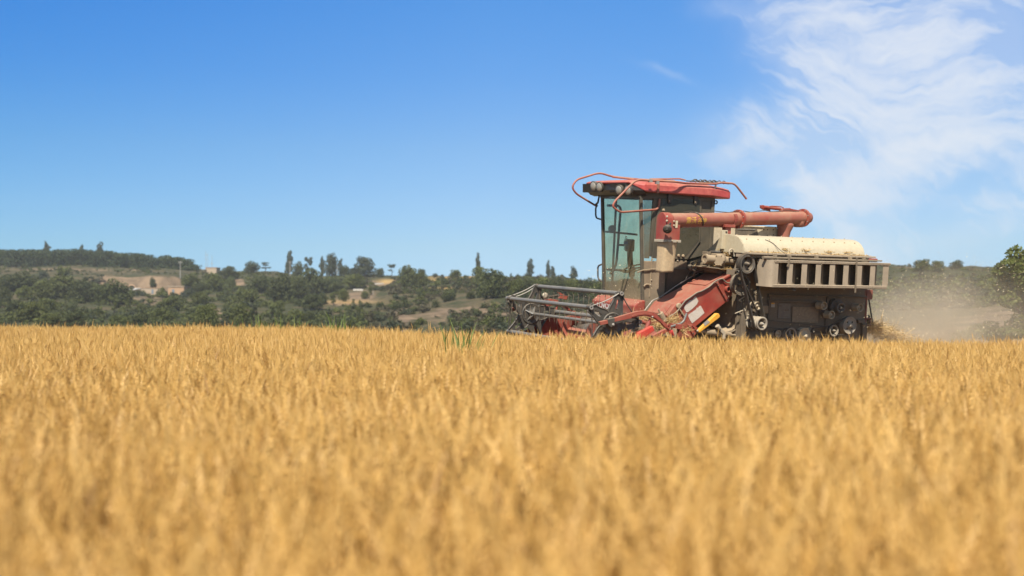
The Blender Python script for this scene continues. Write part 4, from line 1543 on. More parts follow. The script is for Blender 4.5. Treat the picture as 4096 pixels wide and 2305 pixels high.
    b.each('bolt', STEEL, yo)


build_feeder()


# ================================================================== cab
def text_mesh(txt, size):
    cu = bpy.data.curves.new('lettering', 'FONT')
    cu.body = txt
    cu.size = size
    cu.align_x = 'LEFT'
    cu.offset = size * 0.025 if txt.isascii() and size > 0.05 else 0.0
    ob = bpy.data.objects.new('lettering', cu)
    C.objects.link(ob)
    bpy.context.view_layer.update()
    me = bpy.data.meshes.new_from_object(ob.evaluated_get(bpy.context.evaluated_depsgraph_get()))
    bpy.data.objects.remove(ob)
    return me


def letters(txt, size, place, mat, parent, shear=0.0):
    """place(u, v) -> point on the machine"""
    me = text_mesh(txt, size)
    bm = bmesh.new()
    bm.from_mesh(me)
    for _ in range(2):
        long = [e for e in bm.edges if e.calc_length() > size * 0.3]
        if long: bmesh.ops.subdivide_edges(bm, edges=long, cuts=1)
    bm.to_mesh(me)
    bm.free()
    for v in me.vertices:
        v.co = place(v.co.x + shear * v.co.y, v.co.y)
    me.materials.append(mat)
    o = bpy.data.objects.new('lettering', me)
    C.objects.link(o)
    o.parent = parent
    return o


def build_cab():
    yn, yf = 1.0, 2.13
    def front_x(z): return 1.03 + (2.87 - z) * 0.08
    m = MB()
    # lower side: tan caked panel, floor, back wall
    m.prism([(front_x(1.0), yn, 1.0), (1.80, yn, 1.0), (1.80, yn, 1.86), (1.23, yn, 1.86), (front_x(1.86), yn, 1.86)], (0, 0.05, 0))
    m.prism(PL('c1', [(1390, 745), (1468, 750), (1462, 840), (1392, 835)], y=yn), (0, 0.05, 0))
    m.box((1.16, yn + 0.05, 1.0), (2.40, yf - 0.03, 1.10))
    m.box((2.30, yn + 0.06, 1.10), (2.36, yf - 0.03, 2.86))
    cab = m.build('cab', paint('cab panel under caked dust', (0.15, 0.115, 0.072), 0.85, dust=0.55, up=0.2, scale=2.2, dustcol=(0.27, 0.20, 0.125)), HARV, 0.008)
    # dark frame: pillars, header rails, rear side panel
    fr = MB()
    for y in (yn + 0.02, yf - 0.02):
        fr.bar((front_x(2.87), y, 2.87), (front_x(1.02), y, 1.02), 0.045, 0.05, (0, 1, 0))
        fr.bar((2.40, y, 2.88), (2.40, y, 1.3), 0.06, 0.06, (0, 1, 0))
        fr.bar((1.02, y, 2.86), (2.43, y, 2.88), 0.05, 0.10)
    fr.bar((1.03, yn, 2.87), (1.03, yf, 2.87), 0.06, 0.10)
    fr.bar((1.30, yf - 0.02, 2.85), (1.30, yf - 0.02, 1.1), 0.03, 0.03, (0, 1, 0))
    fr.prism(PL('c1', [(1205, 240), (1246, 244), (1212, 500), (1190, 720), (1172, 715), (1188, 500)], y=yn - 0.002), (0, 0.04, 0))
    fr.prism(PL('c1', [(1585, 255), (1672, 262), (1650, 500), (1632, 700), (1470, 742), (1575, 600)], y=yn + 0.012), (0, 0.04, 0))
    fr.box((1.25, yf - 0.04, 1.0), (2.40, yf, 1.30))
    fr.build('cab_frame', OLIVE, cab, 0.006)
    # windscreen, bowed slightly forward
    w = MB()
    rows = []
    for i in range(9):
        z = 1.04 + (2.84 - 1.04) * i / 8
        rows.append([(front_x(z) - 0.05 * math.sin(math.pi * j / 8), yn + 0.03 + (yf - yn - 0.06) * j / 8, z) for j in range(9)])
    w.sheet(rows)
    w.build('windscreen', WIND, cab)
    w = MB()
    w.add([(front_x(1.90) + 0.03, yn + 0.004, 1.90), (1.235, yn + 0.004, 1.90), (1.23, yn + 0.004, 2.82), (front_x(2.82) + 0.03, yn + 0.004, 2.82)], [(0, 1, 2, 3)])
    w.build('quarter_window', QUART, cab)
    w = MB()
    w.add([(1.10, yf, 1.25), (2.36, yf, 1.25), (2.36, yf, 2.82), (1.08, yf, 2.82)], [(0, 1, 2, 3)])
    w.build('far_window', FARG, cab)
    # door on the near side with its dusty pane
    d = MB()
    door = PL('c1', [(1250, 246), (1584, 254), (1572, 598), (1468, 742), (1192, 732), (1216, 500)], y=yn - 0.012)
    d.prism(door, (0, 0.03, 0))
    do = d.build('door', OLIVE, cab, 0.006)
    g = MB()
    g.prism(PL('c1', [(1268, 265), (1566, 270), (1556, 585), (1455, 712), (1222, 706), (1240, 490)], y=yn - 0.0145), (0, -0.004, 0))
    g.build('door_window', SIDEG, do)
    # paler strip where the glass was wiped clean
    b = MB()
    for q in ((1325, 262), (1530, 270)):
        c = P('c1', q[0], q[1], y=yn - 0.02)
        b.prism([c + Vector((-0.035, 0, 0.09)), c + Vector((0.035, 0, 0.09)), c + Vector((0.04, 0, -0.02)), c + Vector((0.018, 0, -0.08)), c + Vector((-0.018, 0, -0.08)), c + Vector((-0.03, 0, -0.02))], (0, -0.02, 0))
    b.each('hinge', BLACK, do, 0.004)
    b = MB()
    bolts(b, PL('c1', [(1398, 711), (1433, 713)], y=yn - 0.02), 0.024, 0.024)
    bolts(b, PL('c1', [(1280, 355)], y=yn - 0.02), 0.024, 0.026)
    bolts(b, PL('c1', [(1325, 282), (1530, 292)], y=yn - 0.042), 0.012, 0.01)
    b.each('knob', TAN, do)
    # bolts on the caked panel
    b = MB()
    bolts(b, PL('d2', [(1265, 670), (1230, 1065), (1215, 1160), (1705, 1075), (1392, 668), (1740, 690)], y=yn - 0.002), 0.012, 0.014)
    b.each('bolt', PALE, cab)
    # seam strip of the lower corner
    b = MB()
    b.bar(P('d2', 1245, 620, y=yn - 0.003), P('d2', 1195, 1400, y=yn - 0.003), 0.012, 0.012, (0, 1, 0))
    b.bar(P('d2', 1062, 0, y=yn + 0.004), P('d2', 1078, 1330, y=yn + 0.004), 0.03, 0.016, (0, 1, 0))
    b.each('seam', TAN, cab)
    # seat, console, steering wheel, far hand rail and bars seen through the glass
    s = MB()
    s.box((1.75, 1.35, 1.45), (2.15, 1.85, 1.58))
    s.prism([(2.08, 1.36, 1.55), (2.18, 1.36, 1.55), (2.28, 1.36, 2.25), (2.18, 1.36, 2.28)], (0, 0.48, 0))
    s.box((1.85, 1.45, 1.10), (2.1, 1.75, 1.45))
    s.build('seat', BLACK, cab, 0.03)
    s = MB()
    s.prism([(1.62, 1.15, 1.10), (1.95, 1.15, 1.10), (1.85, 1.15, 1.95), (1.68, 1.15, 2.05)], (0, 0.16, 0))
    s.box((1.22, 1.5, 1.10), (1.36, 1.66, 1.55))
    s.build('console', BLACK, cab, 0.02)
    s = MB()
    c = Vector((1.36, 1.58, 1.72))
    ax = Vector((-0.35, 0, 0.94))
    ring(s, c, ax, [(0.012 * math.cos(a), 0.19 + 0.014 * math.sin(a)) for a in [i * 6.283 / 6 for i in range(6)]], 26)
    s.tube([c, c + Vector((-0.05, 0, -0.2))], 0.025, 8)
    for a in (90, 210, 330):
        u = Vector((0, 1, 0)); v = ax.normalized().cross(u)
        s.tube([c, c + (u * math.cos(R(a)) + v * math.sin(R(a))) * 0.185], 0.012, 6)
    s.build('steering_wheel', BLACK, cab)
    s = MB()
    s.tube(arc(PL('d1', [(1000, 850), (1250, 855), (1300, 920), (1260, 1380)], y=yf - 0.05) + PL('d2', [(600, 250), (555, 780), (440, 950)], y=yf - 0.05), 4, 0.08), 0.020, 8)
    s.tube(PL('d2', [(350, 130), (620, 155), (960, 190)], y=yf - 0.04), 0.017, 6)
    s.tube(PL('d2', [(610, 390), (900, 392)], y=yf - 0.05), 0.018, 6)
    s.tube(PL('d2', [(370, 860), (600, 875), (800, 900)], y=yf - 0.04), 0.02, 6)
    s.each('hand_rail', BLACK, cab)
    s = MB()
    s.lathe(P('d2', 475, 85, y=yf - 0.08), (-0.5, -0.8, 0.2), [(0, 0.05), (0.03, 0.065), (0.035, 0.05)], 14)
    s.build('mirror', BLACK, cab, 0.0)
    # control box with a lever
    s = MB()
    q = P('d2', 815, 395, y=yf - 0.2)
    s.box(tuple(q + Vector((-0.06, -0.05, -0.10))), tuple(q + Vector((0.07, 0.06, 0.10))))
    s.tube(arc(PL('d2', [(820, 470), (820, 700), (860, 1000)], y=yf - 0.3), 3, 0.1), [0.05] * 6, 8)
    s.build('control_box', MURK, cab, 0.03)
    # red nose panel below the windscreen with white letters
    n = MB()
    n.prism([(0.98, 0.95, 1.02), (0.96, 0.95, 1.17), (1.06, 0.95, 1.25), (1.17, 0.95, 1.26), (1.17, 0.95, 1.02)], (0, 1.22, 0))
    no = n.build('nose_panel', RED, HARV, 0.02)
    letters('LOVOL', 0.125, lambda u, v: Vector((0.975 - 0.005 - (v / 0.15) * 0.012, 2.02 - u * 1.02, 1.065 + v)), WHITE, no)

    # ---- roof
    def ringz(z, ins, fx, lift=0.0):
        return [(1.02 + fx, 0.90 + ins, z), (0.84 + fx, 1.06 + ins * 0.6, z + lift), (0.78 + fx, 1.52, z + lift), (0.78 + fx, 1.78, z + lift), (0.84 + fx, 2.30 - ins * 0.6, z + lift),
                (1.02 + fx, 2.50 - ins, z), (2.30, 2.50 - ins, z), (2.70 - fx * 0.3, 2.44 - ins, z - 0.03), (2.70 - fx * 0.3, 0.96 + ins, z - 0.03), (2.30, 0.90 + ins, z)]
    rf = MB()
    rings = [ringz(2.905, 0.0, 0.05, 0.115), ringz(2.925, -0.006, 0.0, 0.105), ringz(3.015, 0.0, -0.01, 0.04), ringz(3.055, 0.035, 0.03, 0.02), ringz(3.085, 0.14, 0.18, 0.01), ringz(3.115, 0.40, 0.42)]
    V = [p for r_ in rings for p in r_]
    k = len(rings[0])
    F = [(i * k + j, i * k + (j + 1) % k, (i + 1) * k + (j + 1) % k, (i + 1) * k + j) for i in range(len(rings) - 1) for j in range(k)]
    F += [tuple(range(k))[::-1], tuple(range(len(V) - k, len(V)))]
    rf.add(V, F)
    ro = rf.build('roof', REDR, HARV, 0.015)
    # black fascia with two lamp pods
    fa = MB()
    bot = [(1.06, 0.93), (0.92, 1.08), (0.87, 1.52), (0.87, 1.80), (0.92, 2.30), (1.06, 2.47)]
    mid = [(1.02, 0.91), (0.845, 1.06), (0.79, 1.52), (0.79, 1.80), (0.845, 2.30), (1.02, 2.49)]
    rows = [[(1.10, y_, 2.85) for x_, y_ in bot], [(x_, y_, 2.865) for x_, y_ in bot], [(x_, y_, 2.93) for x_, y_ in mid], [(x_ + 0.012, y_, 3.025 if 0 < i < 5 else 2.93) for i, (x_, y_) in enumerate(mid)]]
    fa.sheet(rows, False)
    for (ya, yb) in ((1.10, 1.56), (1.88, 2.36)):
        fa.prism([(0.80, ya + 0.03, 3.035), (0.785, yb - 0.03, 3.035), (0.81, yb, 2.90), (0.84, ya, 2.90)], (0.06, 0, 0.0))
    fa.build('fascia', paint('black plastic', (0.010, 0.010, 0.010), 0.45, dust=0.03, up=0.05), ro)
    for (a, b_) in ((705, 420), (835, 440), (1275, 505), (1475, 515)):
        c = P('d1', a, b_, x=0.765)
        l = MB()
        ax = Vector((-1, -0.15, -0.12))
        l.lathe(c, ax, [(-0.06, 0.04), (-0.03, 0.075), (0.0, 0.082), (0.02, 0.082), (0.02, 0.072)], 22)
        lo = l.build('work_light', BLACK, ro)
        e = MB()
        e.lathe(c + ax.normalized() * 0.012, ax, [(0, 0.070), (0.012, 0.062), (0.02, 0.035), (0.022, 0.005)], 20)
        e.build('lens', paint('lamp lens', (0.30, 0.29, 0.25), 0.12, 0.3, dust=0.25, up=0.0, scale=20), lo)
    # strap round the roof edge
    s = MB()
    q = P('d1', 2130, 560, y=0.885)
    s.box(tuple(q + Vector((-0.02, -0.004, -0.01))), tuple(q + Vector((0.02, 0.01, 0.17))))
    s.each('strap', PINK, ro)
    # guard rails
    y = 0.80
    near = PL('d1', [(2165, 705), (2140, 938)], y=0.98) + PL('d1', [(1280, 1003), (1115, 870), (1165, 760), (1640, 272), (1960, 296), (2500, 318)], y=y) + \
        PL('c2', [(400, 205), (740, 212), (785, 198), (930, 208), (965, 235), (1076, 380)], y=y + 0.1)
    r = MB()
    r.tube(arc(near, 4, 0.10), 0.0165, 8)
    r.build('guard_rail', PINK, ro)
    far = PL('d1', [(740, 855), (300, 585), (205, 440), (310, 275), (835, 112), (1090, 205), (1600, 258), (1900, 285)], y=2.50)
    r = MB()
    r.tube(arc(far, 4, 0.12), 0.0165, 8)
    r.tube(PL('c2', [(0, 158), (330, 155), (395, 170)], y=2.1), 0.013, 6)
    r.tube(PL('c1', [(880, 95), (1060, 115), (1170, 128)], y=1.9), 0.014, 6)
    r.tube(PL('d1', [(1600, 258), (2500, 300)], y=1.6), 0.012, 6)
    r.build('guard_rail', PINK, ro)
    s = MB()
    for a, b_ in ((1965, 296), (2118, 335)):
        q = P('d1', a, b_, y=y)
        s.box(tuple(q + Vector((-0.03, -0.025, -0.025))), tuple(q + Vector((0.02, 0.025, 0.02))))
    q = P('c2', 735, 225, y=y + 0.1)
    s.bar(q, q + Vector((0, 0.05, -0.12)), 0.02, 0.02)
    s.each('rail_clip', STEEL, ro)
    # folded wipers and wiring on top
    s = MB()
    for i in range(7):
        q = P('c2', 405 + i * 52, 178 + i * 3, y=1.7)
        s.tube([q, q + Vector((0.09, 0.02, 0.035 * (i % 2))), q + Vector((0.19, 0.0, 0.0))], 0.010, 6)
        s.tube([q + Vector((0, -0.12, -0.02)), q + Vector((0.12, -0.1, 0.03)), q + Vector((0.2, -0.12, -0.02))], 0.008, 6)
    s.build('roof_rack', BLACK, ro)
    # grab handles on the far front pillar
    for pts in ([(762, 318), (750, 335), (750, 415), (786, 426)], [(796, 780), (766, 792), (768, 895), (798, 913)]):
        h = MB()
        h.tube(arc(PL('c1', pts, x=1.0), 4, 0.06), 0.014, 8)
        h.build('grab_handle', BLACK, cab)
    h = MB()
    h.prism(PL('d1', [(800, 620), (822, 610), (790, 790), (740, 860), (715, 820), (770, 770)], x=1.0), (0.02, 0, 0))
    h.prism(PL('d1', [(735, 530), (835, 520), (835, 600), (740, 590)], x=1.02), (0.02, 0, 0))
    h.each('bracket', BLACK, cab, 0.004)
    h = MB()
    ring(h, P('c1', 1688, 293, y=1.0), NY, [(0, 0.02), (0, 0.034), (0.02, 0.034), (0.02, 0.02)], 12)
    h.build('lifting_eye', BLACK, cab)
    # rope ends tied round the corner
    h = MB()
    for a, b_ in ((0, 0), (6, 14)):
        h.tube(arc(PL('d2', [(965, 915 + b_), (1050, 875 + a), (1180, 862 + b_), (1290, 845 + a), (1320, 850 + b_)], y=yn - 0.02), 3, 0.04), 0.008, 5)
        h.tube(arc(PL('d2', [(1090, 1175 + b_), (1140, 1140 + a), (1195, 1150 + b_)], y=yn - 0.02), 3, 0.03), 0.010, 5)
    h.each('rope', TAN, cab)


build_cab()
# ================================================================== unloading auger
def build_unloader():
    A, B = Vector((1.10, 0.45, 2.486)), Vector((4.27, 0.98, 2.643))
    ax = (B - A).normalized()
    up = Vector((0, 0, 1))
    out = ax.cross(up).normalized()
    if out.y > 0: out = -out
    upn = out.cross(ax)
    if upn.z < 0: upn = -upn
    r = 0.107
    t = MB()
    t.tube([A + ax * 0.08, B], r, 28)
    t.prism([A + ax * 0.3 - upn * (r + 0.004) + out * 0.05, A + ax * 1.0 - upn * (r + 0.004) + out * 0.05, A + ax * 1.0 - upn * (r + 0.004) - out * 0.05, A + ax * 0.3 - upn * (r + 0.004) - out * 0.05], upn * 0.03)
    o = t.build('unloading_auger', PINK, HARV)
    def along(px_c2):  # point of the axis under a photo column
        q = P('c2', px_c2, 590, y=0.7)
        k = 0.0
        best = min((abs(((MM @ (A + ax * s)).x / (MM @ (A + ax * s)).y) - ((2600 + px_c2 / 2.789) - 2048) / FPX), s) for s in [i * 0.01 for i in range(340)])
        return best[1]
    # joint flanges with bolts
    for col in (985, 1705):
        s = along(col)
        f = MB()
        ring(f, A + ax * s, ax, [(-0.022, r - 0.002), (-0.022, r + 0.042), (0.022, r + 0.042), (0.022, r - 0.002)], 30)
        fo = f.build('flange', RED, o)
        b = MB()
        for i in range(8):
            a = i * math.pi / 4 + 0.3
            q = A + ax * (s - 0.03) + (out * math.cos(a) + upn * math.sin(a)) * (r + 0.024)
            b.tube([q, q + ax * 0.06], 0.010, 6)
        b.each('bolt', STEEL, fo)
    # rounded end and the elbow down to the tank
    e = MB()
    s1 = (B - A).length
    e.lathe(B - ax * 0.02, ax, [(0, r * 1.03), (0.10, r), (0.16, r * 0.82), (0.20, r * 0.5), (0.215, r * 0.2)], 24)
    q = Vector((3.84, 0.96, 2.28))
    e.lathe(q, (0.12, 0, 1), [(0.0, 0.095), (0.13, 0.105), (0.20, 0.13), (0.23, 0.14), (0.25, 0.14), (0.30, 0.10)], 24)
    e.lathe(A + ax * (s1 - 0.12) - upn * r * 0.5, -upn, [(0, 0.10), (0.09, 0.095), (0.10, 0.06)], 20)
    e.build('elbow', PINK, o)
    # swing linkage on top
    l = MB()
    y = 0.95
    l.tube(PL('c2', [(1265, 470), (1450, 492)], y=y), 0.028, 10)
    l.tube(arc(PL('c2', [(1335, 465), (1360, 460), (1460, 465), (1490, 480)], y=y - 0.08), 2, 0.02), 0.010, 6)
    l.prism(PL('c2', [(1245, 450), (1268, 448), (1350, 505), (1340, 515), (1270, 500), (1245, 480)], y=y), (0, 0.05, 0))
    l.prism(PL('c2', [(1490, 485), (1560, 482), (1580, 490), (1700, 512), (1700, 530), (1470, 522)], y=y), (0, 0.08, 0))
    l.build('swing_arm', RED, o, 0.006)
    # saddle, clamp strap and post
    s = along(900)
    c = MB()
    ctr = A + ax * s
    pts = []
    for i in range(14):
        a = math.pi * (0.62 + 0.88 * i / 13) + math.pi * 0.0
        pts.append(ctr + (out * math.cos(a + math.pi * 0.75) + upn * math.sin(a + math.pi * 0.75)) * (r + 0.014))
    for p, q in zip(pts, pts[1:]):
        c.bar(p, q, 0.07, 0.014, (p - ctr))
    w = P('c2', 855, 690, y=0.60)
    c.box(tuple(w + Vector((-0.09, -0.08, -0.01))), tuple(w + Vector((0.11, 0.08, 0.035))))
    c.box(tuple(w + Vector((-0.05, -0.05, -0.11))), tuple(w + Vector((0.05, 0.05, -0.01))))
    c.build('saddle', RED, o, 0.006)
    p = MB()
    w2 = P('c2', 842, 728, y=0.52)
    lo = P('c2', 842, 940, y=0.52)
    p.prism([w2 + Vector((-0.055, 0, 0)), w2 + Vector((0.05, 0, 0)), Vector((w2.x + 0.05, w2.y, lo.z)), Vector((w2.x - 0.055, w2.y, lo.z))], (0, 0.05, 0))
    po = p.build('support_post', CREAM, HARV, 0.006)
    b = MB()
    bolts(b, PL('c2', [(852, 750), (845, 865)], y=0.518), 0.018, 0.004)
    b.each('bolt_hole_shade', MURK, po)  # flat dark discs standing for the shade in the holes
    # light cable along the tube, black strap
    k = MB()
    pts = []
    for i in range(17):
        s = 0.35 + i * 0.17
        pts.append(A + ax * s + upn * (r + 0.012 + 0.014 * math.sin(i * 1.9)) + out * 0.02)
    k.tube(pts, 0.006, 5)
    k.build('cable', BLACK, o)
    k = MB()
    s = along(520)
    pts = [A + ax * (s - 0.10 + 0.16 * i / 10) + (out * math.sin(-0.5 + 2.9 * i / 10) + upn * math.cos(-0.5 + 2.9 * i / 10)) * (r + 0.008) for i in range(11)]
    k.tube(pts, 0.011, 6)
    k.each('strap', BLACK, o)
    # lettering wrapped on the tube
    s0 = along(345)
    def wrap(u0, v0):
        def f(u, v):
            a = (v + v0) / r
            return A + ax * (s0 + u0 + u) + (out * math.cos(a) + upn * math.sin(a)) * (r + 0.0025)
        return f
    letters('雷沃', 0.115, wrap(0.0, -0.045), GOLD, o, 0.15)
    letters('谷神', 0.10, wrap(0.245, -0.050), GOLD, o, 0.15)
    letters('ASHMA', 0.038, wrap(0.27, 0.052), GOLD, o)
    # spout head: rounded front plate and side cheeks
    y0, y1 = 0.335, 0.575
    cy = (y0 + y1) / 2
    prof = [(y0, 2.20)] + [(cy - 0.12 * math.cos(math.pi * i / 12), 2.487 + 0.12 * math.sin(math.pi * i / 12)) for i in range(13)] + [(y1, 2.20)]
    h = MB()
    h.prism([(1.03, yy, z) for yy, z in prof], (0.14, 0, 0))
    h.box((1.17, y0 + 0.004, 2.20), (1.30, y1 - 0.004, 2.43))
    ho = h.build('spout', RED, HARV, 0.006)
    b = MB()
    bolts(b, [P('c2', 192, 577, x=1.03), P('c2', 190, 624, x=1.03)], 0.017, 0.016, (-1, 0, 0))
    bolts(b, PL('c2', [(266, 630), (266, 676)], y=y0), 0.015, 0.016)
    b.each('bolt', PALE, ho)
    s = MB()
    s.prism(PL('c2', [(286, 622), (312, 622), (304, 702), (282, 702)], y=y0 - 0.002), (0, -0.003, 0))
    s.build('label_plate', paint('worn yellow label', (0.50, 0.42, 0.20), 0.6, dust=0.3, up=0.0, scale=30, col2=(0.55, 0.5, 0.42)), ho)
    f = MB()
    f.box((1.015, y0 - 0.014, 2.165), (1.315, y1 + 0.014, 2.205))
    f.build('spout_band', PALE, ho, 0.004)
    b = MB()
    bolts(b, [(1.06 + 0.09 * i, y0 - 0.014, 2.185) for i in range(3)], 0.011, 0.012)
    b.each('bolt', TAN, ho)
    # canvas chute
    c = MB()
    bot = P('c2', 200, 1195, y=cy).z
    rows = []
    for i in range(16):
        k = i / 15
        z = 2.17 + (bot - 2.17) * k
        w = 1 - 0.10 * k
        row = []
        for j in range(33):
            a = 2 * math.pi * j / 32
            e = 2.0 / 3.4
            ca, sa = math.cos(a), math.sin(a)
            sx = math.copysign(abs(ca) ** e, ca) * 0.125 * w
            sy = math.copysign(abs(sa) ** e, sa) * 0.118 * (1 + 0.04 * k)
            fold = 0.012 * math.sin(3 * a + 1.2 + 2.0 * k) * math.exp(-((k - 0.18) / 0.3) ** 2)
            row.append((1.165 - 0.01 * k + sx + fold * ca, cy + sy + fold * sa + 0.03 * k, z + (0.012 * ca if i == 15 else 0)))
        rows.append(row)
    c.sheet(rows)
    co = c.build('canvas_chute', CANVAS, HARV)
    sol = co.modifiers.new('thickness', 'SOLIDIFY')
    sol.thickness = 0.004
    # finned lamp
    q = P('c2', 195, 715, x=0.98)
    l = MB()
    ax2 = Vector((-0.6, -0.6, -0.5)).normalized()
    l.lathe(q, ax2, [(-0.06, 0.02), (-0.05, 0.05), (0.0, 0.066), (0.02, 0.066), (0.03, 0.05), (0.04, 0.02)], 20)
    s_ = ax2.orthogonal().normalized()
    for i in range(16):
        a = i * math.pi / 8
        d = (s_ * math.cos(a) + ax2.cross(s_) * math.sin(a))
        l.prism([q + ax2 * 0.028 + d * 0.015, q + ax2 * 0.028 + d * 0.064, q + ax2 * 0.006 + d * 0.07, q + ax2 * 0.05 + d * 0.015], ax2.cross(d) * 0.004)
    l.bar(q + Vector((0.01, 0, 0.02)), Vector((1.03, q.y, q.z + 0.09)), 0.02, 0.03)
    l.build('work_light', BLACK, ho)


build_unloader()


# ================================================================== body, hood, tank, guard
def build_body():
    ys = 0.25
    b = MB()
    b.box((2.46, ys, 0.62), (5.08, 1.25, 1.98))
    b.prism([(2.05, ys + 0.2, 1.74), (2.46, ys + 0.2, 1.60), (2.46, ys + 0.2, 1.98), (2.05, ys + 0.2, 1.86)], (0, 0.75, 0))
    o = b.build('body', DARK, HARV, 0.01)
    f = MB()
    y = ys - 0.02
    f.prism(PL('d6', [(-60, 205), (2055, 240), (2050, 268), (-60, 235)], y=ys), (0, -0.04, 0))
    f.prism(PL('d6', [(-60, 318), (1075, 345), (1078, 392), (-60, 372)], y=ys), (0, -0.035, 0))
    f.prism(PL('d5', [(1775, 165), (1830, 165), (1790, 770), (1735, 770)], y=ys), (0, -0.03, 0))
    f.prism(PL('d6', [(1205, 235), (1245, 238), (1200, 1100), (1155, 1100)], y=ys), (0, -0.025, 0))
    f.prism(PL('d6', [(1450, 800), (1492, 800), (1470, 1260), (1425, 1260)], y=ys - 0.06), (0, -0.03, 0))
    f.prism(PL('d6', [(1855, 745), (2010, 745), (2010, 822), (1860, 818)], y=ys), (0, -0.04, 0))
    f.bar(P('d6', 2018, 815, y=ys - 0.02), P('d6', 1995, 1330, y=ys - 0.02), 0.10, 0.06, (0, 1, 0))
    # front posts
    f.bar(P('d5', 1175, 560, y=ys - 0.05), P('d5', 1140, 1330, y=ys - 0.05), 0.09, 0.05, (0, 1, 0))
    f.bar(P('d5', 1060, 180, y=ys + 0.05), P('d5', 1010, 1330, y=ys + 0.05), 0.07, 0.05, (0, 1, 0))
    f.bar(P('d5', 1225, 200, y=ys - 0.02), P('d5', 1190, 560, y=ys - 0.02), 0.06, 0.05, (0, 1, 0))
    f.build('frame', paint('grimy brown frame', (0.11, 0.085, 0.058), 0.8, dust=0.25, up=0.35, dustcol=(0.24, 0.18, 0.11)), o, 0.005)
    # service hatch, sign, sticker
    h = MB()
    h.prism(PL('d6', [(470, 462), (1032, 468), (1012, 820), (452, 800)], y=ys), (0, -0.02, 0))
    h.build('hatch', paint('tan hatch', (0.26, 0.195, 0.12), 0.8, dust=0.2, up=0.0, scale=3, dustcol=(0.22, 0.165, 0.10)), o, 0.006)
    h = MB()
    h.prism(PL('d6', [(172, 396), (432, 400), (416, 722), (158, 716)], y=ys), (0, -0.012, 0))
    so = h.build('sign_plate', SIGN, o, 0.003)
    h = MB()
    for i, (a, b0, c, d0) in enumerate([(190, 430, 250, 470), (200, 490, 400, 500), (200, 520, 300, 528), (200, 545, 390, 553), (195, 600, 410, 606), (190, 640, 300, 648), (190, 670, 380, 678), (320, 520, 400, 560)]):
        h.prism(PL('d6', [(a, b0), (c, b0 + 2), (c, d0 + 2), (a, d0)], y=ys - 0.0125), (0, -0.002, 0))
    h.each('print', DARK, so)
    h = MB()
    h.prism(PL('d6', [(5, 384), (98, 386), (94, 480), (4, 478)], y=ys), (0, -0.008, 0))
    st = h.build('sticker', paint('white sticker', (0.40, 0.37, 0.31), 0.6, dust=0.2, up=0.0, scale=20), o)
    h = MB()
    h.prism(PL('d6', [(6, 384), (98, 386), (97, 412), (6, 410)], y=ys - 0.0085), (0, -0.002, 0))
    h.build('sticker_band', YELLOW, st)
    h = MB()
    h.prism(PL('d5', [(1610, 435), (1730, 440), (1720, 625), (1600, 615)], y=ys), (0, -0.05, 0))
    h.build('bracket', TAN, o, 0.005)
    # rear frame, red, with hitch brackets; rods
    r = MB()
    r.prism(PL('d6', [(2082, 150), (2110, 150), (2062, 900), (2025, 900)], y=ys - 0.01), (0, 0.06, 0))
    q = P('d6', 2150, 210, y=ys)
    r.box(tuple(q + Vector((-0.13, 0, -0.08))), tuple(q + Vector((0.06, 0.25, 0.08))))
    q = P('d6', 2095, 790, y=ys)
    r.box(tuple(q + Vector((-0.06, -0.02, -0.07))), tuple(q + Vector((0.08, 0.2, -0.05))))
    r.box(tuple(q + Vector((-0.06, -0.02, 0.04))), tuple(q + Vector((0.08, 0.2, 0.06))))
    r.box(tuple(q + Vector((-0.06, 0.0, -0.05))), tuple(q + Vector((-0.04, 0.2, 0.04))))
    r.box(tuple(q + Vector((0.06, 0.0, -0.05))), tuple(q + Vector((0.08, 0.2, 0.04))))
    r.build('rear_frame', paint('dull oxide red', (0.20, 0.045, 0.028), 0.7, dust=0.2, up=0.25), o, 0.006)
    r = MB()
    r.tube(PL('d6', [(2120, 305), (2222, 940)], y=ys + 0.1), 0.013, 7)
    r.tube(PL('d6', [(2168, 100), (2160, 160)], y=ys + 0.1), 0.018, 7)
    r.tube(PL('d6', [(2130, 655), (2122, 735)], y=ys + 0.06), 0.018, 7)
    r.each('stay_rod', BLACK, o)
    # deck ledge above the guard, rail and clips
    d = MB()
    d.box((2.30, -0.10, 2.035), (4.86, 0.25, 2.062))
    d.box((2.30, -0.02, 1.985), (4.86, 0.25, 2.03))
    d.build('deck', GUARD, o, 0.004)
    d = MB()
    d.box((2.50, -0.20, 1.985), (4.90, -0.11, 2.008))
    for x in (2.72, 3.0, 3.55, 4.25, 4.55):
        d.box((x, -0.16, 2.008), (x + 0.04, -0.10, 2.055))
    d.build('deck_rail', paint('grimy rail', (0.14, 0.115, 0.08), 0.7, dust=0.35, up=0.3), o, 0.004)
    d = MB()
    q = P('c3', 1625, 610, y=-0.1)
    d.box(tuple(q + Vector((-0.10, -0.02, -0.03))), tuple(q + Vector((0.07, 0.04, 0.025))))
    d.build('tail_lamp', RED, o, 0.008)

    # ---- hood over the threshing drum
    prof = [(0.05, 2.066), (0.058, 2.12), (0.085, 2.18), (0.13, 2.232), (0.19, 2.274), (0.26, 2.300), (0.34, 2.313), (0.46, 2.316), (0.60, 2.29), (0.75, 2.20), (0.82, 2.066)]
    x0, x1 = 2.30, 4.76
    h = MB()
    h.sheet([[(x0 + (x1 - x0) * i / 12, y_, z) for y_, z in prof] for i in range(13)])
    h.add([(x0, y_, z) for y_, z in prof], [tuple(range(len(prof)))])
    h.add([(x1, y_, z) for y_, z in prof], [tuple(range(len(prof)))])
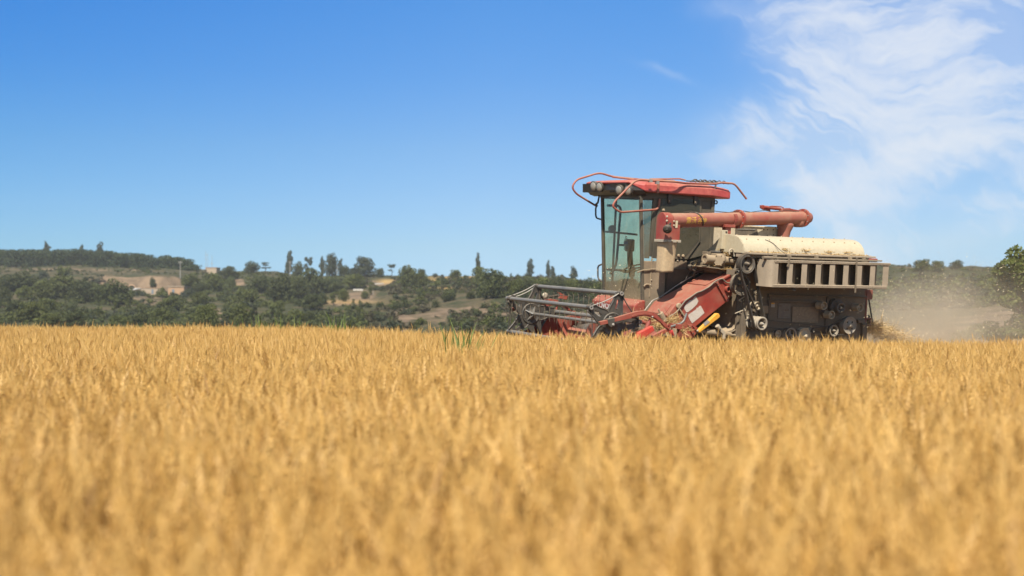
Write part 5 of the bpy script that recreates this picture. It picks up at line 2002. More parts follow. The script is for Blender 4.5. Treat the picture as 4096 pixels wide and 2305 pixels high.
    h.prism([(x0 - 0.01, 0.05, 2.05), (x0 - 0.01, 0.08, 2.17), (x0 - 0.01, 0.19, 2.275), (x0 - 0.01, 0.40, 2.31), (x0 - 0.01, 0.55, 2.31), (x0 - 0.01, 0.95, 2.05)], (0.008, 0, 0))
    ho = h.build('hood', CREAM, HARV)
    rv = MB()
    for i in range(11):
        x = x0 + 0.12 + i * 0.222
        for (y_, z, nr) in ((0.165, 2.258, (0, -0.6, 0.8)), (0.055, 2.085, (0, -1, 0.1)), (0.40, 2.316, (0, 0, 1))):
            rv.lathe((x, y_, z), nr, [(-0.004, 0.012), (0.006, 0.011), (0.012, 0.005)], 8)
    rv.each('rivet', TAN, ho)
    k = MB()
    k.tube(arc([(2.78, 0.16, 2.262), (2.88, 0.10, 2.22), (2.95, 0.02, 2.12), (2.98, -0.1, 2.05), (2.97, -0.2, 2.0)], 3, 0.05), 0.005, 5)
    k.build('wire', BLACK, ho)

    # ---- grain tank behind the hood
    t = MB()
    t.prism([(2.44, 1.05, 1.5), (4.3, 1.05, 1.5), (4.02, 1.05, 2.30), (3.76, 1.05, 2.465), (2.44, 1.05, 2.465)], (0, 1.2, 0))
    t.box((2.42, 1.03, 2.45), (3.77, 2.27, 2.475))
    to = t.build('grain_tank', BEIGE, HARV, 0.01)
    w = MB()
    w.prism(PL('c2', [(950, 697), (1165, 697), (1190, 715), (1206, 785), (946, 780)], y=1.05), (0, -0.012, 0))
    wo = w.build('window', paint('grimy tank window', (0.045, 0.044, 0.040), 0.4, dust=0.25, up=0.0, scale=5), to, 0.004)
    w = MB()
    w.bar(P('c2', 975, 716, y=1.036), P('c2', 1170, 722, y=1.036), 0.012, 0.015, (0, 1, 0))
    w.build('window_bar', STEEL, wo)
    b_ = MB()
    bolts(b_, PL('c2', [(1268, 722), (1310, 722), (1375, 780), (1310, 785), (1375, 724)], y=1.05), 0.010, 0.008)
    b_.each('bolt', MURK, to)
    # engine and far flank so the machine is whole from the other side
    e = MB()
    e.box((2.45, 1.25, 0.75), (4.9, 2.25, 1.55))
    e.box((4.1, 1.3, 1.5), (4.9, 2.2, 1.95))
    e.build('engine_bay', DARK, HARV, 0.02)

    # ---- slatted side guard
    g = MB()
    xa, xb = 2.58, 4.93
    g.box((xa, -0.30, 1.925), (xb + 0.05, -0.245, 1.968))
    g.box((xa, -0.30, 1.553), (xb, -0.245, 1.603))
    g.box((xa - 0.0, -0.245, 1.945), (xb, -0.03, 1.966))
    g.box((xa - 0.0, -0.245, 1.556), (xb, -0.03, 1.575))
    # rounded front end
    rows = []
    for z in (1.562, 1.60, 1.93, 1.966):
        rows.append([(2.60, -0.302, z), (2.565, -0.301, z), (2.54, -0.290, z), (2.52, -0.26, z), (2.512, -0.20, z), (2.508, -0.01, z)])
    g.sheet(rows)
    go = g.build('side_guard', GUARD, HARV, 0.005)
    # reeded mouldings along the rails
    rr = MB()
    for z in (1.935, 1.948, 1.960, 1.565, 1.578, 1.592):
        rr.tube([(xa, -0.301, z), (xb + (0.05 if z > 1.8 else 0), -0.301, z)], 0.0045, 6)
    rr.each('moulding', GUARD, go)
    step = (4.895 - 2.625) / 8
    for i in range(9):
        x = 2.625 + step * i
        s = MB()
        wv = 0.052 if i < 8 else 0.06
        s.box((x - wv, -0.292, 1.603), (x + wv, -0.286, 1.925))
        s.box((x + wv - 0.008, -0.286, 1.603), (x + wv, -0.20, 1.925))
        s.build('slat', GUARD, go)
    for i in range(8):
        x = 2.625 + step * (i + 0.46)
        s = MB()
        s.prism([(x - 0.045, -0.185, 1.58), (x + 0.13, -0.12, 1.58), (x + 0.13, -0.112, 1.58), (x - 0.045, -0.177, 1.58)], (0, 0, 0.36))
        s.build('slat', GUARD, go)
    bk = MB()
    bk.box((2.55, -0.045, 1.56), (xb, -0.03, 1.96))
    bk.build('back_plate', paint('dark guard back', (0.07, 0.056, 0.04), 0.85, dust=0.3, up=0.0), go)  # plain back, coloured darker than the slats
    st = MB()
    for pts in ([(838, 572), (828, 650), (818, 672)], [(1468, 585), (1462, 760), (1452, 915)]):
        a = PL('c3', pts, y=-0.315)
        for p, q in zip(a, a[1:]): st.bar(p, q, 0.03, 0.008, (0, 1, 0))
    st.each('strap', DARK, go)
    s = MB()
    q = P('d6', 400, 80, y=-0.10)
    ring(s, q, NY, [(0, 0.016), (0, 0.026), (0.14, 0.026), (0.14, 0.016)], 14)
    s.build('pipe_stub', GREY, go)
    s = MB()
    q = P('d4', 1940, 195, y=-0.2)
    s.tube([q + Vector((-0.09, 0, 0)), q + Vector((0.09, 0, 0))], 0.028, 10)
    s.tube(arc(PL('d4', [(1940, 200), (1948, 60), (1942, -40)], y=-0.2), 2, 0.02), 0.005, 5)
    s.build('spring_latch', DARK, go)

    # ---- gear pipes, disc and ledge between cab and hood
    p = MB()
    yy = 0.42
    a, b_, c_, d_ = PL('d4', [(435, 215), (700, 232), (880, 248), (1250, 290)], y=yy)
    p.tube([a, b_], 0.062, 16)
    p.tube([c_, d_], 0.062, 16)
    ring(p, a, b_ - a, [(-0.02, 0.05), (-0.02, 0.075), (0.02, 0.075), (0.02, 0.05)], 18)
    po = p.build('drive_housing', TAN, HARV)
    q = P('d4', 765, 250, y=yy - 0.06)
    p = MB()
    p.box(tuple(q + Vector((-0.05, 0.0, -0.10))), tuple(q + Vector((0.12, 0.14, 0.10))))
    p.lathe(q + Vector((0, 0, 0)), (-0.75, -0.66, 0), [(-0.05, 0.095), (0.03, 0.092), (0.045, 0.080), (0.05, 0.075)], 18)
    bolts(p, [q + Vector((-0.03, -0.03, 0)) + Vector((0.055 * math.cos(i * 1.047), -0.06 * math.cos(i * 1.047) * 0.9, 0.085 * math.sin(i * 1.047))) for i in range(6)], 0.011, 0.02, (-0.75, -0.66, 0))
    p.build('gear_case', TAN, po, 0.01)
    p = MB()
    q = P('d4', 760, 45, y=0.75)
    p.lathe(q, (0, 0.05, 1), [(-0.02, 0.20), (0.0, 0.205), (0.012, 0.19), (0.015, 0.05)], 26)
    p.build('plate', BLACK, HARV)
    p = MB()
    p.prism(PL('d4', [(540, 420), (560, 412), (1135, 478), (1140, 515), (545, 440)], y=0.32), (0, 0.5, 0))
    p.prism(PL('d4', [(232, 392), (545, 372), (548, 395), (300, 420)], y=0.6), (0, 0.08, 0))
    p.bar(P('d4', 420, 95, y=0.85), P('d4', 130, 640, y=0.85), 0.03, 0.03)
    p.bar(P('d4', 395, 250, y=0.8), P('d4', 300, 500, y=0.8), 0.02, 0.02)
    p.box(tuple(P('d4', 470, 125, y=0.5)), tuple(P('d4', 570, 45, y=0.5) + Vector((0.0, 0.12, 0.0))))
    p.build('ledge', DARK, HARV, 0.005)
    p = MB()
    p.bar(P('d4', 120, 440, y=0.8), P('d4', 220, 255, y=0.8), 0.05, 0.02)
    p.build('lever', paint('ochre lever', (0.30, 0.20, 0.07), 0.7, dust=0.3), HARV, 0.006)
    p = MB()
    p.tube(arc(PL('d4', [(60, 430), (140, 500), (260, 530), (400, 510), (490, 440)], y=0.7), 3, 0.05), 0.014, 7)
    p.lathe(P('d4', 60, 425, y=0.7), (-0.4, -0.3, 0.8), [(-0.04, 0.03), (0.0, 0.04), (0.04, 0.03)], 10)
    p.tube(PL('d4', [(80, 470), (-40, 700)], y=0.85), 0.006, 5)
    p.build('control_cable', BLACK, HARV)
    p = MB()
    p.tube(arc(PL('d3', [(1775, 1215), (1765, 1130), (1820, 1090), (1870, 1130), (1880, 1260)], y=0.3), 3, 0.05), 0.013, 8)
    p.build('lifting_hoop', PALE, HARV)
    # recess wall between cab and body, painted near black for its shade
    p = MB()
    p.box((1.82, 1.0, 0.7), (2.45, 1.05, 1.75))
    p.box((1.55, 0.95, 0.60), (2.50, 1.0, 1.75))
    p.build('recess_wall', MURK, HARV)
    # curved splash sheet behind the feeder
    s = MB()
    prof = PL('d5', [(1010, 330), (1018, 480), (1022, 640), (1022, 800), (1010, 900), (965, 985), (885, 1042), (755, 1068)], y=0.34)
    s.sheet([[p_ + Vector((-(j / 6) * 0.05 if i < 5 else 0.0, 0.09 * j, 0.012 * j if i > 5 else 0)) for i, p_ in enumerate(prof)] for j in range(7)])
    s.build('splash_sheet', TAN, HARV)
    s = MB()
    s.tube(arc(PL('d5', [(1150, 230), (1140, 620), (1095, 860), (1020, 1000), (880, 1085), (745, 1085)], y=0.31), 3, 0.08), 0.014, 7)
    s.build('hose', DARK, HARV)
    # steering rod, step bracket, catch
    s = MB()
    s.tube(PL('d5', [(60, 1062), (250, 1070)], y=0.30), 0.028, 10)
    s.tube(PL('d5', [(245, 1075), (390, 1085), (640, 1110), (860, 1140)], y=0.30), [0.05, 0.05, 0.045, 0.034], 12)
    s.tube(PL('d5', [(780, 1140), (1090, 1170)], y=0.30), 0.016, 8)
    s.build('hydraulic_ram', TAN, HARV)
    s = MB()
    pts = PL('d5', [(560, 950), (605, 1010), (705, 1110), (695, 1250)], y=0.24)
    for p_, q_ in zip(pts, pts[1:]): s.bar(p_, q_, 0.05, 0.02, (0, 1, 0))
    s.tube(PL('d5', [(535, 925), (580, 985)], y=0.22), 0.035, 10)
    s.build('step_bracket', PALE, HARV, 0.004)
    s = MB()
    s.tube(PL('d5', [(965, 632), (1180, 545)], y=0.18), 0.009, 6)
    ring(s, P('d5', 1200, 542, y=0.18), NY, [(0, 0.008), (0, 0.02), (0.01, 0.02), (0.01, 0.008)], 10)
    s.tube(arc(PL('d5', [(1060, 310), (1210, 215)], y=0.2), 2, 0.02), 0.010, 6)
    s.tube(PL('d5', [(1060, 312), (1130, 345)], y=0.2), 0.010, 6)
    s.tube(PL('d5', [(1270, 670), (1345, 645)], y=0.18), 0.009, 6)
    s.bar(P('d5', 1090, 600, y=0.2), P('d5', 1260, 640, y=0.2), 0.02, 0.05)
    s.each('catch', PALE, HARV)
    # wire mesh guard
    s = MB()
    q0, q1 = P('d5', 1205, 960, y=0.24), P('d5', 1705, 1185, y=0.24)
    for i in range(17):
        x = q0.x + (q1.x - q0.x) * i / 16
        s.tube([(x, 0.235, q0.z), (x, 0.235, q1.z)], 0.0035, 4)
    for i in range(8):
        z = q0.z + (q1.z - q0.z) * i / 7
        s.tube([(q0.x, 0.23, z), (q1.x, 0.23, z)], 0.0035, 4)
    s.build('wire_mesh', GREY, HARV)
    # wheels
    for (x, y_, r_, wd, nm) in ((1.36, 0.95, 0.53, 0.30, 'drive_wheel'), (1.22, 2.16, 0.53, 0.30, 'drive_wheel'), (4.35, 0.60, 0.36, 0.2, 'steering_wheel_rear'), (4.35, 1.85, 0.36, 0.2, 'steering_wheel_rear')):
        w = MB()
        w.lathe((x, y_, r_), (0, 1, 0), [(-wd / 2, r_ * 0.55), (-wd / 2, r_ * 0.85), (-wd * 0.38, r_ * 0.96), (0, r_), (wd * 0.38, r_ * 0.96), (wd / 2, r_ * 0.85), (wd / 2, r_ * 0.55)], 32)
        for i in range(24):
            a = i * math.pi / 12
            c = Vector((x + math.cos(a) * r_, y_, r_ + math.sin(a) * r_))
            s_ = 1 if i % 2 else -1
            w.bar(c + Vector((0, 0, 0)), c + Vector((math.sin(a) * 0.06, s_ * wd * 0.46, -math.cos(a) * 0.06)), 0.035, 0.05, (math.cos(a), 0, math.sin(a)))
        wo = w.build('wheel', BLACK, HARV)
        w = MB()
        w.lathe((x, y_ - wd / 2 + 0.02, r_), (0, -1, 0), [(-0.04, r_ * 0.55), (0.0, r_ * 0.55), (0.0, r_ * 0.46), (-0.05, r_ * 0.40), (-0.05, r_ * 0.15), (0.0, r_ * 0.12)], 24)
        w.build('rim', PALE, wo)


build_body()


# ================================================================== pulleys and belts on the near flank
CIRC = {}


def pulley(key, crop, cx, cy, ry, y, depth, style, mat, groove=1):
    c = P(crop, cx, cy, y=y)
    r = (P(crop, cx, cy - ry, y=y) - c).length
    CIRC[key] = (c, r)
    m = MB()
    if style in ('spoke', 'spoke3'):
        ring(m, c, (0, 1, 0), [(-0.004, r), (0, r * 0.96), (0, r * 0.80), (0.01, r * 0.76), (depth, r * 0.76), (depth, r * 0.97), (depth * 0.55, r * 0.90), (depth * 0.5, r * 0.90)], 40)
        m.lathe(c + Vector((0, depth, 0)), NY, [(0, r * 0.24), (depth * 0.9, r * 0.22), (depth + 0.03, r * 0.11), (depth + 0.04, r * 0.07)], 16)
        n = 3
        for i in range(n):
            a = i * 2 * math.pi / n + (0.5 if style == 'spoke' else math.pi / 2)
            d = Vector((math.cos(a), 0, math.sin(a)))
            e = Vector((-d.z, 0, d.x))
            wd = (0.26, 0.34) if style == 'spoke' else (0.13, 0.15)
            m.prism([c + Vector((0, depth * 0.45, 0)) + d * r * 0.15 - e * r * wd[0], c + Vector((0, depth * 0.45, 0)) + d * r * 0.15 + e * r * wd[0],
                     c + Vector((0, depth * 0.45, 0)) + d * r * 0.78 + e * r * wd[1], c + Vector((0, depth * 0.45, 0)) + d * r * 0.78 - e * r * wd[1]], (0, depth * 0.3, 0))
    elif style == 'cup':
        ring(m, c, (0, 1, 0), [(0, r), (0, r * 0.86), (depth * 0.35, r * 0.80), (depth * 0.4, r * 0.1), (depth, r * 0.1), (depth, r * 0.96), (depth * 0.5, r * 0.88)], 28)
        m.lathe(c + Vector((0, depth * 0.4, 0)), NY, [(0, r * 0.62), (depth * 0.12, r * 0.58), (depth * 0.14, r * 0.44), (depth * 0.1, r * 0.38), (depth * 0.3, r * 0.3), (depth * 0.34, r * 0.1)], 20)
    elif style == 'disc':
        m.lathe(c + Vector((0, depth, 0)), NY, [(0, r), (depth * 0.4, r * 0.95), (depth * 0.6, r * 0.95), (depth, r), (depth, r * 0.93), (depth * 0.9, r * 0.88), (depth * 0.9, r * 0.28), (depth + 0.03, r * 0.24), (depth + 0.05, r * 0.12)], 36)
    elif style == 'groove':
        prof = [(depth, r * 0.5)]
        g = groove
        for i in range(g):
            k0, k1 = depth * (1 - i / g), depth * (1 - (i + 1) / g)
            prof += [(k0, r), (k0 - (k0 - k1) * 0.35, r * 0.86), (k0 - (k0 - k1) * 0.65, r * 0.86), (k1, r)]
        prof += [(0, r * 0.72), (depth * 0.35, r * 0.68), (depth * 0.35, r * 0.30), (0.0, r * 0.24), (-0.02, r * 0.12)]
        m.lathe(c, (0, 1, 0), prof, 32)
    elif style == 'stack':
        m.lathe(c + Vector((0, depth, 0)), NY, [(0, r), (depth * 0.3, r * 0.9), (depth * 0.5, r), (depth * 0.55, r * 0.98), (depth * 0.55, r * 0.66), (depth, r * 0.66), (depth + 0.035, r * 0.62), (depth + 0.035, r * 0.42), (depth, r * 0.38), (depth, r * 0.22), (depth + 0.03, r * 0.2)], 32)
    o = m.build('pulley', mat, HARV)
    h = MB()
    h.lathe(c + Vector((0, -0.012 if style != 'cup' else depth * 0.15, 0)), NY, [(0, r * 0.12), (0.02, r * 0.10), (0.024, r * 0.05)], 10)
    h.build('hub', STEEL, o)
    if style == 'disc' and mat is GREYP:
        h = MB()
        for a in (45, 135, 225, 315):
            q = c + Vector((math.cos(R(a)), 0, math.sin(R(a)))) * r * 0.52
            h.lathe(q + Vector((0, depth * 0.1 - 0.001, 0)), NY, [(0, r * 0.11), (0.003, r * 0.11)], 14)
        h.each('hole_shade', MURK, o)  # near-black discs on the face, shade of the holes put into colour
    return o


GREYP = paint('dusty grey pulley', (0.24, 0.21, 0.165), 0.6, 0.1, dust=0.35, up=0.2, scale=6, dustcol=(0.34, 0.27, 0.18))
TANP = paint('dusty tan pulley', (0.42, 0.34, 0.225), 0.7, dust=0.3, up=0.1, scale=6, dustcol=(0.42, 0.33, 0.21))
BLKP = paint('blackened pulley', (0.055, 0.050, 0.043), 0.5, dust=0.16, up=0.3, scale=6)
pulley('big', 'd4', 1452, 340, 226, -0.06, 0.10, 'spoke', BLKP)
pulley('low', 'd4', 1312, 835, 264, 0.10, 0.09, 'spoke', BLKP)
pulley('jockey', 'd4', 1215, 505, 60, -0.02, 0.08, 'groove', BLACK)
pulley('cup', 'd5', 1522, 445, 102, 0.02, 0.12, 'cup', TANP)
pulley('drive', 'd5', 1628, 882, 170, -0.10, 0.30, 'groove', GREYP, 5)
pulley('idle', 'd5', 1490, 128, 50, 0.20, 0.05, 'cup', TANP)
pulley('arm', 'd6', 182, 1052, 80, 0.15, 0.07, 'cup', TANP)
pulley('three', 'd6', 447, 1085, 166, 0.16, 0.06, 'spoke3', GREYP)
pulley('tan', 'd6', 745, 1095, 174, 0.14, 0.08, 'disc', TANP)
pulley('small', 'd6', 893, 975, 64, 0.16, 0.06, 'cup', GREYP)
pulley('cupa', 'd6', 1165, 450, 88, 0.04, 0.14, 'cup', TANP)
pulley('cupb', 'd6', 1330, 647, 88, 0.04, 0.14, 'cup', TANP)
pulley('stack', 'd6', 1495, 490, 190, 0.12, 0.12, 'stack', BLKP)
pulley('cupc', 'd6', 1943, 492, 86, 0.04, 0.14, 'cup', TANP)
pulley('ringp', 'd6', 1377, 982, 120, 0.06, 0.10, 'spoke3', GREYP)
pulley('disc', 'd6', 1718, 872, 190, 0.06, 0.09, 'disc', GREYP)


def belt(keys, y, w, th=0.012, scale=1.0):
    """a belt stretched round the outside of some pulleys"""
    pts = []
    for k in keys:
        c, r = CIRC[k]
        for i in range(48):
            a = i * math.pi / 24
            pts.append((c.x + math.cos(a) * (r * scale + th * 0.5), c.z + math.sin(a) * (r * scale + th * 0.5)))
    pts = sorted(set(pts))
    def half(p):
        h = []
        for q in p:
            while len(h) > 1 and (h[-1][0] - h[-2][0]) * (q[1] - h[-2][1]) - (h[-1][1] - h[-2][1]) * (q[0] - h[-2][0]) <= 0: h.pop()
            h.append(q)
        return h[:-1]
    hull = half(pts) + half(pts[::-1])
    n = len(hull)
    cx = sum(p[0] for p in hull) / n; cz = sum(p[1] for p in hull) / n
    V = []
    for i, (x, z) in enumerate(hull):
        (xa, za), (xb, zb) = hull[i - 1], hull[(i + 1) % n]
        t = Vector((xb - xa, 0, zb - za)).normalized()
        nn = Vector((t.z, 0, -t.x))
        p = Vector((x, y, z))
        V += [p - nn * th, p + Vector((0, w, 0)) - nn * th, p + nn * th * 0.0 + Vector((0, w, 0)), p]
    F = []
    for i in range(n):
        j = (i + 1) % n
        for k in range(4):
            F.append((i * 4 + k, i * 4 + (k + 1) % 4, j * 4 + (k + 1) % 4, j * 4 + k))
    m = MB()
    m.add(V, F)
    m.build('belt', BELT, HARV)


belt(['big', 'drive'], -0.055, 0.055, 0.016, 0.99)
belt(['big', 'cup'], 0.0, 0.035, 0.014, 0.97)
belt(['cup', 'drive'], 0.06, 0.05, 0.012, 0.97)
belt(['drive', 'ringp'], 0.17, 0.02, 0.010, 0.55)
belt(['small', 'ringp'], 0.10, 0.02, 0.010, 0.9)
belt(['ringp', 'disc'], 0.09, 0.03, 0.012, 0.97)
belt(['arm', 'three'], 0.17, 0.02, 0.010, 0.97)
belt(['cupa', 'cupb'], 0.16, 0.02, 0.010, 0.2)


def build_arms():
    m = MB()
    m.bar(P('d5', 1765, 1150, y=0.19), P('d5', 2010, 1110, y=0.19), 0.06, 0.03, (0, 1, 0))
    m.lathe(P('d5', 1770, 1150, y=0.19), NY, [(0, 0.03), (0.03, 0.03), (0.034, 0.02)], 14)
    m.bar(P('d5', 1500, 90, y=0.22), P('d5', 1470, 430, y=0.22), 0.07, 0.02, (0, 1, 0))
    m.prism(PL('d5', [(1310, 300), (1350, 230), (1560, 330), (1720, 380), (1690, 640), (1560, 600), (1440, 620), (1330, 500)], y=0.235), (0, -0.01, 0))
    m.bar(P('d4', 965, 525, y=0.0), P('d4', 1120, 545, y=0.0), 0.08, 0.04, (0, 1, 0))
    m.bar(P('d4', 1050, 510, y=0.0), P('d4', 1210, 480, y=0.0), 0.03, 0.03, (0, 1, 0))
    m.bar(P('d4', 1060, 560, y=0.0), P('d4', 1070, 630, y=0.0), 0.03, 0.03, (0, 1, 0))
    m.bar(P('d4', 1345, 100, y=-0.02), P('d4', 1600, 110, y=-0.02), 0.03, 0.05, (0, 1, 0))
    m.tube(arc(PL('d4', [(1590, 115), (1670, 165), (1665, 190), (1590, 185)], y=-0.02), 3, 0.03), 0.008, 6)
    m.bar(P('d4', 1230, 300, y=0.06), P('d4', 1170, 480, y=0.06), 0.06, 0.03, (0, 1, 0))
    m.build('tensioner_arm', DARK, HARV, 0.004)


build_arms()
# ------------------------------------------------------------------ loose straw lying on the machine, straw pile, chaff
STRAWM = straw_mat('loose straw', (0.50, 0.35, 0.15), (0.62, 0.46, 0.22), (0.36, 0.24, 0.10), 0.25)


def straw_mesh(rnd, pts, n, L, w, spread):
    """n bits of straw thrown round the points (centre, (rx, ry, rz))"""
    v, f = [], []
    for _ in range(n):
        c, r = rnd.choice(pts)
        p = Vector(c) + Vector((rnd.gauss(0, 0.45) * r[0], rnd.gauss(0, 0.45) * r[1], abs(rnd.gauss(0, 0.5)) * r[2]))
        d = Vector((rnd.gauss(0, 1), rnd.gauss(0, 1), rnd.gauss(0, spread))).normalized()
        s = d.orthogonal().normalized()
        s = Matrix.Rotation(rnd.uniform(0, 6.28), 3, d) @ s
        l, ww = L * rnd.uniform(0.4, 1.2), w * rnd.uniform(0.6, 1.4)
        u = d.cross(s)
        b = len(v)
        bend = s * l * rnd.uniform(-0.2, 0.2)
        v.extend([tuple(p - u * ww), tuple(p + u * ww), tuple(p + d * l * 0.5 + bend + u * ww), tuple(p + d * l * 0.5 + bend - u * ww), tuple(p + d * l + u * ww * 0.5), tuple(p + d * l - u * ww * 0.5)])
        f += [(b, b + 1, b + 2, b + 3), (b + 3, b + 2, b + 4, b + 5)]
    return v, f


def straw(name, pts, n, L, w, spread, label, seed, machine=True, kind='stuff'):
    rnd = random.Random(seed)
    v, f = straw_mesh(rnd, pts, n, L, w, spread)
    me = bpy.data.meshes.new(name)
    me.from_pydata(v, [], f)
    me.materials.append(STRAWM)
    o = bpy.data.objects.new(name, me)
    C.objects.link(o)
    if machine: o.matrix_world = MM
    tag(o, label, 'straw', kind=kind)
    return o


straw('straw_heap', [(P('d7', 790, 1000, y=0.22), (0.10, 0.10, 0.05)), (P('d7', 590, 1100, y=0.2), (0.07, 0.08, 0.07)), (P('d7', 920, 1160, y=0.1), (0.12, 0.06, 0.03)), (P('d7', 250, 960, y=0.6), (0.3, 0.2, 0.05))],
      600, 0.20, 0.0028, 0.5, 'tangle of cut straw caught where the feeder meets the header', 1)
straw('straw_heap', [(P('d3', 1780, 1240, y=0.45), (0.16, 0.12, 0.06)), (P('d3', 1690, 1130, y=0.6), (0.12, 0.10, 0.03)), (P('d4', 640, 370, y=0.45), (0.10, 0.1, 0.04)), (P('d4', 950, 470, y=0.35), (0.2, 0.05, 0.01))],
      1100, 0.05, 0.003, 0.4, 'broken straw and chaff heaped round the gear case beside the hood', 2)
straw('straw_litter', [((2.5 + 0.2 * i, 0.045, 2.064), (0.14, 0.05, 0.012)) for i in range(12)] + [((3.1, 0.06, 2.11), (0.12, 0.02, 0.03)), ((3.5, 0.06, 2.11), (0.10, 0.02, 0.03)), ((4.0, 0.06, 2.10), (0.09, 0.02, 0.02)), ((4.4, 0.06, 2.10), (0.12, 0.02, 0.02))],
      1500, 0.035, 0.004, 0.25, 'chaff lodged along the lower edge of the cream hood', 3)
straw('straw_windrow', [((5.2 + 0.16 * i, 0.40 + 0.04 * i, 0.90 - 0.045 * i), (0.18, 0.30, 0.10)) for i in range(13)],
      3600, 0.22, 0.0035, 0.45, 'stream of threshed straw dropping out behind the harvester', 4)


def build_chaff():
    rnd = random.Random(21)
    v, f = [], []
    def bit(p, s):
        d = Vector((rnd.gauss(0, 1), rnd.gauss(0, 1), rnd.gauss(0, 1))).normalized()
        e = d.orthogonal().normalized()
        e = Matrix.Rotation(rnd.uniform(0, 6.28), 3, d) @ e
        l, w = s * rnd.uniform(0.6, 2.4), s * rnd.uniform(0.25, 0.5)
        b = len(v)
        g = d.cross(e)
        v.extend([tuple(p - e * l - g * w), tuple(p + e * l - g * w), tuple(p + e * l + g * w), tuple(p - e * l + g * w)])
        f.append((b, b + 1, b + 2, b + 3))
    for _ in range(1500):       # behind
        k = rnd.random() ** 0.7
        q = Vector((5.2 + 4.2 * k, rnd.gauss(0.7, 0.5 + 0.6 * k), 0.75 + rnd.random() ** 1.6 * (0.5 + 1.1 * k)))
        bit(MM @ q, 0.0065)
    for _ in range(420):        # thrown up in front of the cab
        q = Vector((rnd.uniform(0.3, 1.05), rnd.uniform(0.3, 1.9), 0.9 + rnd.random() ** 1.8 * 0.9))
        bit(MM @ q, 0.0048)
    for _ in range(160):
        q = Vector((rnd.uniform(1.6, 5.2), rnd.uniform(-0.7, -0.35), 0.8 + rnd.random() * 1.3))
        bit(MM @ q, 0.0042)
    me = bpy.data.meshes.new('flying_chaff')
    me.from_pydata(v, [], f)
    m, t = new_mat('pale chaff')
    p = t.n('ShaderNodeBsdfPrincipled', None, Base_Color=(0.72, 0.58, 0.36, 1), Roughness=0.7)
    t.n('ShaderNodeOutputMaterial', None, Surface=p)
    me.materials.append(m)
    o = bpy.data.objects.new('flying_chaff', me)
    C.objects.link(o)
    tag(o, 'bits of chaff flying in the air round the harvester', 'chaff', kind='stuff')


build_chaff()


# ------------------------------------------------------------------ bottle in the cab
def build_bottle():
    e = empty('water_bottle', P('d2', 735, 480, y=1.95))
    e.matrix_world = MM @ Matrix.Translation(P('d2', 735, 478, y=1.93))
    tag(e, 'clear plastic water bottle with a blue label inside the cab', 'bottle')
    m, t = new_mat('clear plastic')
    tr = t.n('ShaderNodeBsdfTransparent', None, Color=(0.82, 0.86, 0.86, 1))
    df = t.n('ShaderNodeBsdfPrincipled', None, Base_Color=(0.7, 0.75, 0.75, 1), Roughness=0.1)
    mx = t.n('ShaderNodeMixShader', None, i0=0.3, i1=tr, i2=df.outputs[0])
    t.n('ShaderNodeOutputMaterial', None, Surface=mx)
    b = MB()
    b.lathe((0, 0, 0), (0, 0, 1), [(0, 0.030), (0.01, 0.033), (0.14, 0.033), (0.17, 0.024), (0.19, 0.013), (0.205, 0.013)], 18)
    b.build('bottle_body', m, e)
    b = MB()
    ring(b, (0, 0, 0.085), (0, 0, 1), [(0, 0.0332), (0, 0.034), (0.05, 0.034), (0.05, 0.0332)], 18)
    b.build('paper_label', paint('blue label', (0.03, 0.07, 0.25), 0.5, dust=0.05, up=0.0), e)
    b = MB()
    b.lathe((0, 0, 0.205), (0, 0, 1), [(0, 0.014), (0.014, 0.014)], 12)
    b.build('cap', WHITE, e)


build_bottle()


# ------------------------------------------------------------------ green reeds standing in the wheat
REEDM = leaf_mat('green blades', (0.10, 0.15, 0.03), (0.20, 0.25, 0.06), (0.14, 0.19, 0.045), 0.4)


def reed(px, d, h, n, w, label, seed, spread=0.12):
    rnd = random.Random(seed)
    x = (px - 2048) / FPX * d
    z0 = ground_z(x, d)
    v, f, tone = [], [], []
    for _ in range(n):
        a = rnd.uniform(0, 6.28)
        out = Vector((math.cos(a), math.sin(a), 0))
        b0 = Vector((rnd.gauss(0, spread * 0.4), rnd.gauss(0, spread * 0.4), 0))
        H = h * rnd.uniform(0.72, 1.0)
        lean = rnd.uniform(0.05, 0.32)
        side = Vector((-out.y, out.x, 0)) * 0.6 + Vector((rnd.uniform(-1, 1), rnd.uniform(-1, 1), 0)) * 0.5
        side.normalize()
        b = len(v)
        tt = rnd.random()
        for i in range(7):
            k = i / 6
            p = b0 + out * (lean * H * k ** 2.2) + Vector((0, 0, H * (k - 0.06 * k ** 3)))
            ww = w * (0.5 + 0.6 * math.sin(math.pi * min(1, k * 0.9 + 0.1))) * (1 - k ** 3)
            v.extend([tuple(p - side * ww), tuple(p + side * ww)])
            tone.extend([tt, tt])
        f += [(b + 2 * i, b + 2 * i + 1, b + 2 * i + 3, b + 2 * i + 2) for i in range(6)]
    o = bpy.data.objects.new('reed_clump', mesh_from('reed_clump', v, f, tone, REEDM))
    C.objects.link(o)
    o.location = (x, d, z0)
    tag(o, label, 'reeds', 'green reeds in the wheat')


